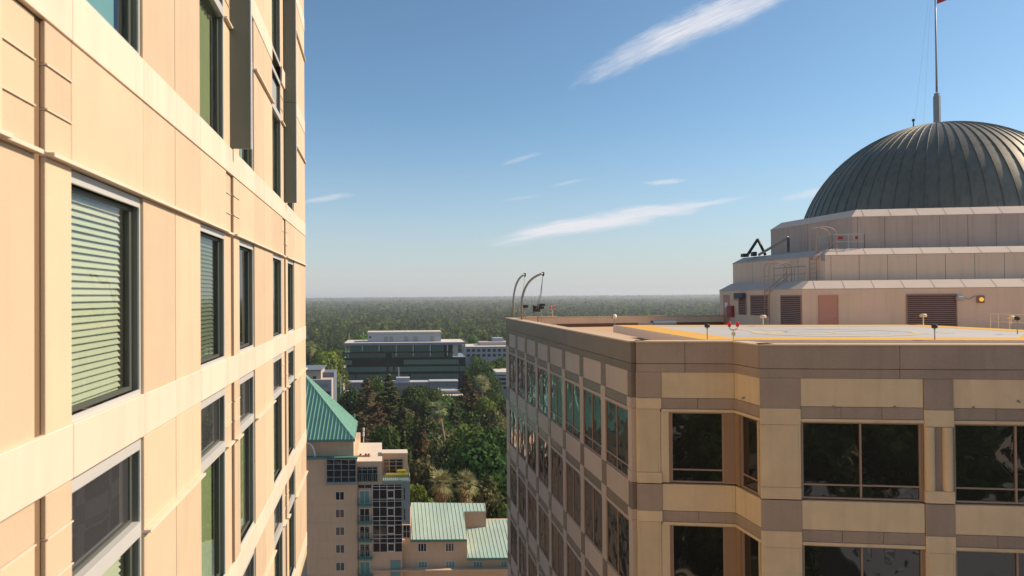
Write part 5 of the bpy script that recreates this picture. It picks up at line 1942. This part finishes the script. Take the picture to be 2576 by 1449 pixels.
def build_woods():
    rng = np.random.default_rng(5)
    G = GROUND_Z
    # ground
    pm = MB(); pm.prism([(-130, -260, G + .012), (200, -260, G + .012), (200, 20, G + .012), (30, 60, G + .012), (30, 112, G + .012), (-130, 112, G + .012)], (0, 0, .004))
    pv = pm.build('bounce_pavement', M('bounce_paving', (.46, .38, .29), .9, var=.12, scale=.2)); tag(pv, None, kind='structure')  # unseen pale paving, added to bounce warm light onto the facades
    gm = MB(); gm.add([(-14000, -3000, G), (14000, -3000, G), (14000, 16000, G), (-14000, 16000, G)], [(0, 1, 2, 3)])
    g = gm.build('ground', M('ground_cover', (.050, .058, .026), .95, var=.5, scale=.03, tint2=(.09, .08, .05))); tag(g, None, kind='structure')
    # street beside the hotel, far below
    sm = MB(); sm.prism([(2, -200, G + .022), (16, -200, G + .022), (-26, 112, G + .022), (-40, 112, G + .022)], (0, 0, .004))
    s = sm.build('street', M('asphalt', (.05, .05, .052), .9, var=.15, scale=.3)); tag(s, None, kind='structure')

    def XY(x, Y): return (x - CXP) / FPX * Y
    # ---- trees one can tell apart, from the nearest ranks: (px x of tip, px y of tip, distance, kind, width factor, label)
    hero = [
        (921, 953, 215, 'brown', 1.0, 'tall brownish conifer just right of the pyramid roof'),
        (951, 1000, 185, 'brown', .85, 'broad reddish brown conifer right of the pyramid roof tip, lower than its neighbour'),
        (978, 944, 228, 'conifer', 1.15, 'tallest dark conifer in front of the green glass offices'),
        (1012, 1003, 212, 'spire', 1.3, 'slim grey green conifer right of the tallest dark conifer'),
        (1068, 1006, 205, 'spire', 1.2, 'slim dark spire conifer left of the leaning palm'),
        (1175, 940, 255, 'brown', 1.0, 'tall open branched conifer at the right end of the glass offices'),
        (887, 972, 250, 'dark', .8, 'dark round tree directly left of the brown conifer'),
        (942, 941, 285, 'broad', .8, 'green round tree poking up between the two tall conifers'),
        (1037, 970, 262, 'dark', 1.0, 'dark leafy tree right of the tallest dark conifer'),
        (1062, 964, 275, 'dark', .9, 'dark leafy tree before the middle of the white canopy'),
        (1092, 975, 268, 'broad', .9, 'leafy tree left of the low pale roof'),
        (1121, 992, 245, 'broad', .9, 'leafy tree behind the leaning palm'),
        (1252, 985, 260, 'broad', .9, 'leafy tree at the edge of the granite tower below the parking structure'),
        (1220, 996, 235, 'broad', 1.0, 'pale green tree right of the open branched conifer'),
        (1240, 1022, 205, 'olive', 1.0, 'olive tree with yellowish tips near the granite tower'),
        (1182, 1062, 172, 'broad', 1.25, 'large light green tree in the middle of the gap'),
        (1245, 1072, 165, 'dark', 1.2, 'large dark tree against the granite tower edge'),
        (1205, 1105, 152, 'dark', 1.25, 'broad dark tree above the two shaggy palms'),
        (1163, 1150, 148, 'bright', .8, 'bright green tree above the left shaggy palm'),
        (1048, 1214, 140, 'bright', .75, 'bright green tree right of the hotel terrace'),
        (1066, 1142, 150, 'olive', .8, 'grey green tree right of the hotel flat roofs'),
        (1099, 1098, 165, 'olive', .75, 'grey olive tree below the leaning palm crown'),
        (960, 1063, 165, 'dark', .8, 'dark green tree right of the bright flat hotel roof'),
        (1016, 1096, 160, 'conifer', .8, 'dark conifer directly above the right hotel roof box'),
        (1060, 1075, 172, 'brown', .8, 'brown conifer in the shaded middle of the grove'),
        (1227, 1198, 143, 'olive', .9, 'brownish olive tree beside the granite tower above the green roof'),
        (921, 1075, 158, 'brown', .7, 'brown conifer right of the eave of the pyramid roof'),
        (1140, 1015, 215, 'conifer', 1.0, 'dark conifer left of the open branched conifer'),
        (1204, 900, 345, 'broad', 1.1, 'large green tree right of the glass offices in front of the pale block'),
        (1262, 893, 350, 'broad', 1.0, 'green tree in front of the pale office block at the tower edge'),
        (1228, 930, 320, 'dark', 1.0, 'dark green tree left of the parking structure'),
        (812, 880, 330, 'bright', 1.0, 'yellow green tree behind the tan and grey building'),
        (838, 872, 345, 'broad', 1.0, 'mid green tree left of the glass offices'),
        (790, 862, 400, 'dark', 1.2, 'dark tree next to the edge of the stone tower'),
        (905, 858 - 20, 450, 'bright', .9, 'bright tree showing above the left roof end of the glass offices'),
        (1190, 838, 520, 'bright', .6, 'bright pointed tree behind the right end of the glass offices'),
    ]
    for i, (x, y, Y, kind, wd, lab) in enumerate(hero):
        p = at(x, y, Y)
        tree(kind, p[0], p[1], p[2] - G, lab, wide=wd * (1.3 if kind in ('conifer', 'brown') else 1) * (.9 if kind in ('broad', 'dark', 'bright', 'olive') else 1.0) * (18 / (p[2] - G) * .62 + .45 if kind in ('broad', 'dark', 'bright', 'olive') else 1), seed=i)
    placed = [at(x, y, Y)[:2] for (x, y, Y, *_r) in hero]
    # ---- fan palms
    p = at(1103, 1028, 182); palm(p[0] + 3.2, p[1], p[2] - G, 'tall thin fan palm leaning left above the dark grove', lean=(-3.2, 0), crown=3.0, skirt=.5, seed=1)
    p = at(1112, 1213, 138); palm(p[0], p[1], p[2] - G, 'left one of the two shaggy fan palms above the green roof', crown=3.2, skirt=1.4, seed=2)
    p = at(1172, 1216, 139); palm(p[0], p[1], p[2] - G, 'right one of the two shaggy fan palms above the green roof', crown=3.0, skirt=1.2, seed=3)
    p = at(781, 872, 330); palm(p[0], p[1], p[2] - G, 'fan palm with dry skirt by the edge of the stone tower, far below', crown=3.6, skirt=1.0, seed=4)
    p = at(1213, 962, 285); palm(p[0], p[1], p[2] - G, 'grey green fan palm left of the parking structure', crown=4.0, skirt=.8, seed=5)
    # ---- the rest of the park and the nearer suburbs: single trees
    boxes = [(-75, 30, 100, 140), (-110, -10, 392, 432), (-90, 5, 372, 392), (-62, -48, 320, 352), (-28, -6, 320, 352), (-20, 60, 462, 500), (-6, 40, 325, 350), (-90, -40, 206, 232), (-80, -55, 340, 362)]
    kinds = ['broad'] * 5 + ['dark'] * 4 + ['bright'] * 2 + ['olive'] * 3 + ['conifer'] * 2 + ['brown', 'spire']
    cand = []
    Y = 142.0
    while Y < 640:
        step = 7.5 if Y < 260 else 9.5
        X = XY(745, Y)
        while X < XY(1290 if Y < 500 else 1290, Y):
            cand.append((X + rng.uniform(-3, 3), Y + rng.uniform(-3, 3))); X += step
        Y += step
    count = {}
    n = 0
    for (X, Y) in cand:
        if any(a - 3 < X < b + 3 and c - 3 < Y < d + 3 for a, b, c, d in boxes): continue
        if any((X - q[0]) ** 2 + (Y - q[1]) ** 2 < 20 for q in placed): continue
        px_ = CXP + X / Y * FPX
        kind = kinds[rng.integers(0, len(kinds))]
        h = rng.uniform(13, 20) * (1.3 if kind in ('conifer', 'brown', 'spire') else 1.0)
        hor = 743.0
        lim = None
        if Y < 395 and 862 < px_ < 1175: lim = 992 if Y > 270 else 1012
        if Y < 240 and px_ < 868: lim = 1060
        elif Y < 340 and px_ < 868: lim = 932
        if 1165 < px_ and Y < 470: lim = 915 if Y > 300 else 990
        if 1235 < px_ and Y < 330: lim = 990
        if lim is not None:
            zmax = -(lim - hor) / FPX * Y
            h = min(h, max(6.0, zmax - G))
        if Y < 262 and lim is not None: h = max(h, min(zmax - G, 24 if px_ > 880 else 14) * rng.uniform(.75, .98))
        placed.append((X, Y)); n += 1
        tree(kind, X, Y, h, wide=rng.uniform(.85, 1.1), seed=n)
        if n >= 440: break

    # ---- the woods beyond, to the horizon: one mass
    Vs = []

    def belt(Y0, Y1, xl, xr, step, nq, size, hmin, hmax, cr):
        nY = int((Y1 - Y0) / step)
        for j in range(nY):
            Yc = Y0 + (j + .5) * step
            X = XY(xl, Yc)
            Xe = XY(xr, Yc)
            while X < Xe:
                x = X + rng.uniform(-.4, .4) * step; y = Yc + rng.uniform(-.5, .5) * step
                X += step
                if any(a - 4 < x < b + 4 and c - 4 < y < d + 4 for a, b, c, d in boxes): continue
                if rng.uniform() < .06: continue
                h = rng.uniform(hmin, hmax)
                if rng.uniform() < .13:
                    h *= rng.uniform(1.2, 1.55)
                    V = conifer_leaves(rng, h, cr * .6, nq, size, low=.1)
                else:
                    V = broadleaf_leaves(rng, h, cr * rng.uniform(.7, 1.3), nq, size, nl=int(rng.integers(2, 6)), low=.1, jit=.2)
                Vs.append(V + np.array([x, y, G]))
    belt(640, 1000, 620, 1330, 14, 130, 1.5, 10, 25, 9.5)
    belt(1000, 1800, 640, 1900, 19, 80, 2.5, 8, 26, 12.5)
    belt(1800, 3200, 640, 1950, 30, 50, 4.5, 8, 27, 20.0)
    belt(3200, 6500, 640, 1950, 55, 34, 9.0, 8, 28, 34.0)
    belt(6500, 14000, 640, 1950, 130, 30, 22.0, 12, 32, 80.0)
    V = np.concatenate(Vs)
    me = leaf_mesh('woods', V, LM['wood'])
    tn = me.attributes.new('tone', 'FLOAT', 'FACE')
    tn.data.foreach_set('value', np.concatenate([np.full(len(v) // 4, rng.uniform(0, 1)) for v in Vs]).astype(np.float32))
    w = bpy.data.objects.new('far_woods', me); COL.objects.link(w)
    tag(w, 'broad green woods stretching to the hazy horizon', 'woods', kind='stuff')
    # far plain under and beyond the woods
    # ---- what the tower's windows mirror from below the viewpoint: a grove and a flat roof
    Vs = []
    for i in range(230):
        x, y = rng.uniform(-20, 130), rng.uniform(-260, 8)
        if 30 < x < 75 and -120 < y < -40: continue
        if x < -5 + .2 * y: continue
        Vs.append(broadleaf_leaves(rng, rng.uniform(14, 24), 7.5, 420, 1.1, nl=12) + np.array([x, y, G]))
    me = leaf_mesh('grove', np.concatenate(Vs), LM['dark'])
    w = bpy.data.objects.new('mirrored_grove', me); COL.objects.link(w)
    tag(w, 'dark grove of street trees below and behind the viewpoint', 'grove', kind='stuff')
    o = thing('flat_roofed_building', 'flat gravel roofed building below the viewpoint, mirrored in the tower windows', 'building', (52, -80, G))
    m = MB(); m.box(31, 74, -118, -42, G, G + 16); m.build('wall', 'far_tan', o)
    m = MB(); m.box(31.5, 73.5, -117.5, -42.5, G + 16.002, G + 16.3); m.build('roof', 'far_grey', o)
    m = MB()
    for i in range(26):
        x, y = rng.uniform(33, 71), rng.uniform(-115, -45); s_ = rng.uniform(.3, 1.1)
        m.box(x - s_, x + s_, y - s_, y + s_, G + 16.301, G + 16.3 + rng.uniform(.5, 1.6))
    m.build('roof_vents', 'far_white', o)


build_woods()


# ------------------------------------------------------------------ haze over the plain
def build_haze(density):
    m = bpy.data.materials.new('haze')
    m.use_nodes = True
    nt = m.node_tree
    nt.nodes.clear()
    out = nd(nt, 'ShaderNodeOutputMaterial')
    pv = nd(nt, 'ShaderNodeVolumePrincipled')
    pv.inputs['Color'].default_value = (.95, .98, 1.0, 1)
    pv.inputs['Density'].default_value = density
    pv.inputs['Anisotropy'].default_value = .2
    nt.links.new(pv.outputs[0], out.inputs['Volume'])
    b = MB()
    b.box(-14500, 14500, -3500, 16500, GROUND_Z - 1, 36)
    o = b.build('haze', m)
    tag(o, 'thin pale haze over the plain', kind='stuff')
    o.visible_shadow = True
    return o


HAZE = build_haze(1.25e-4)
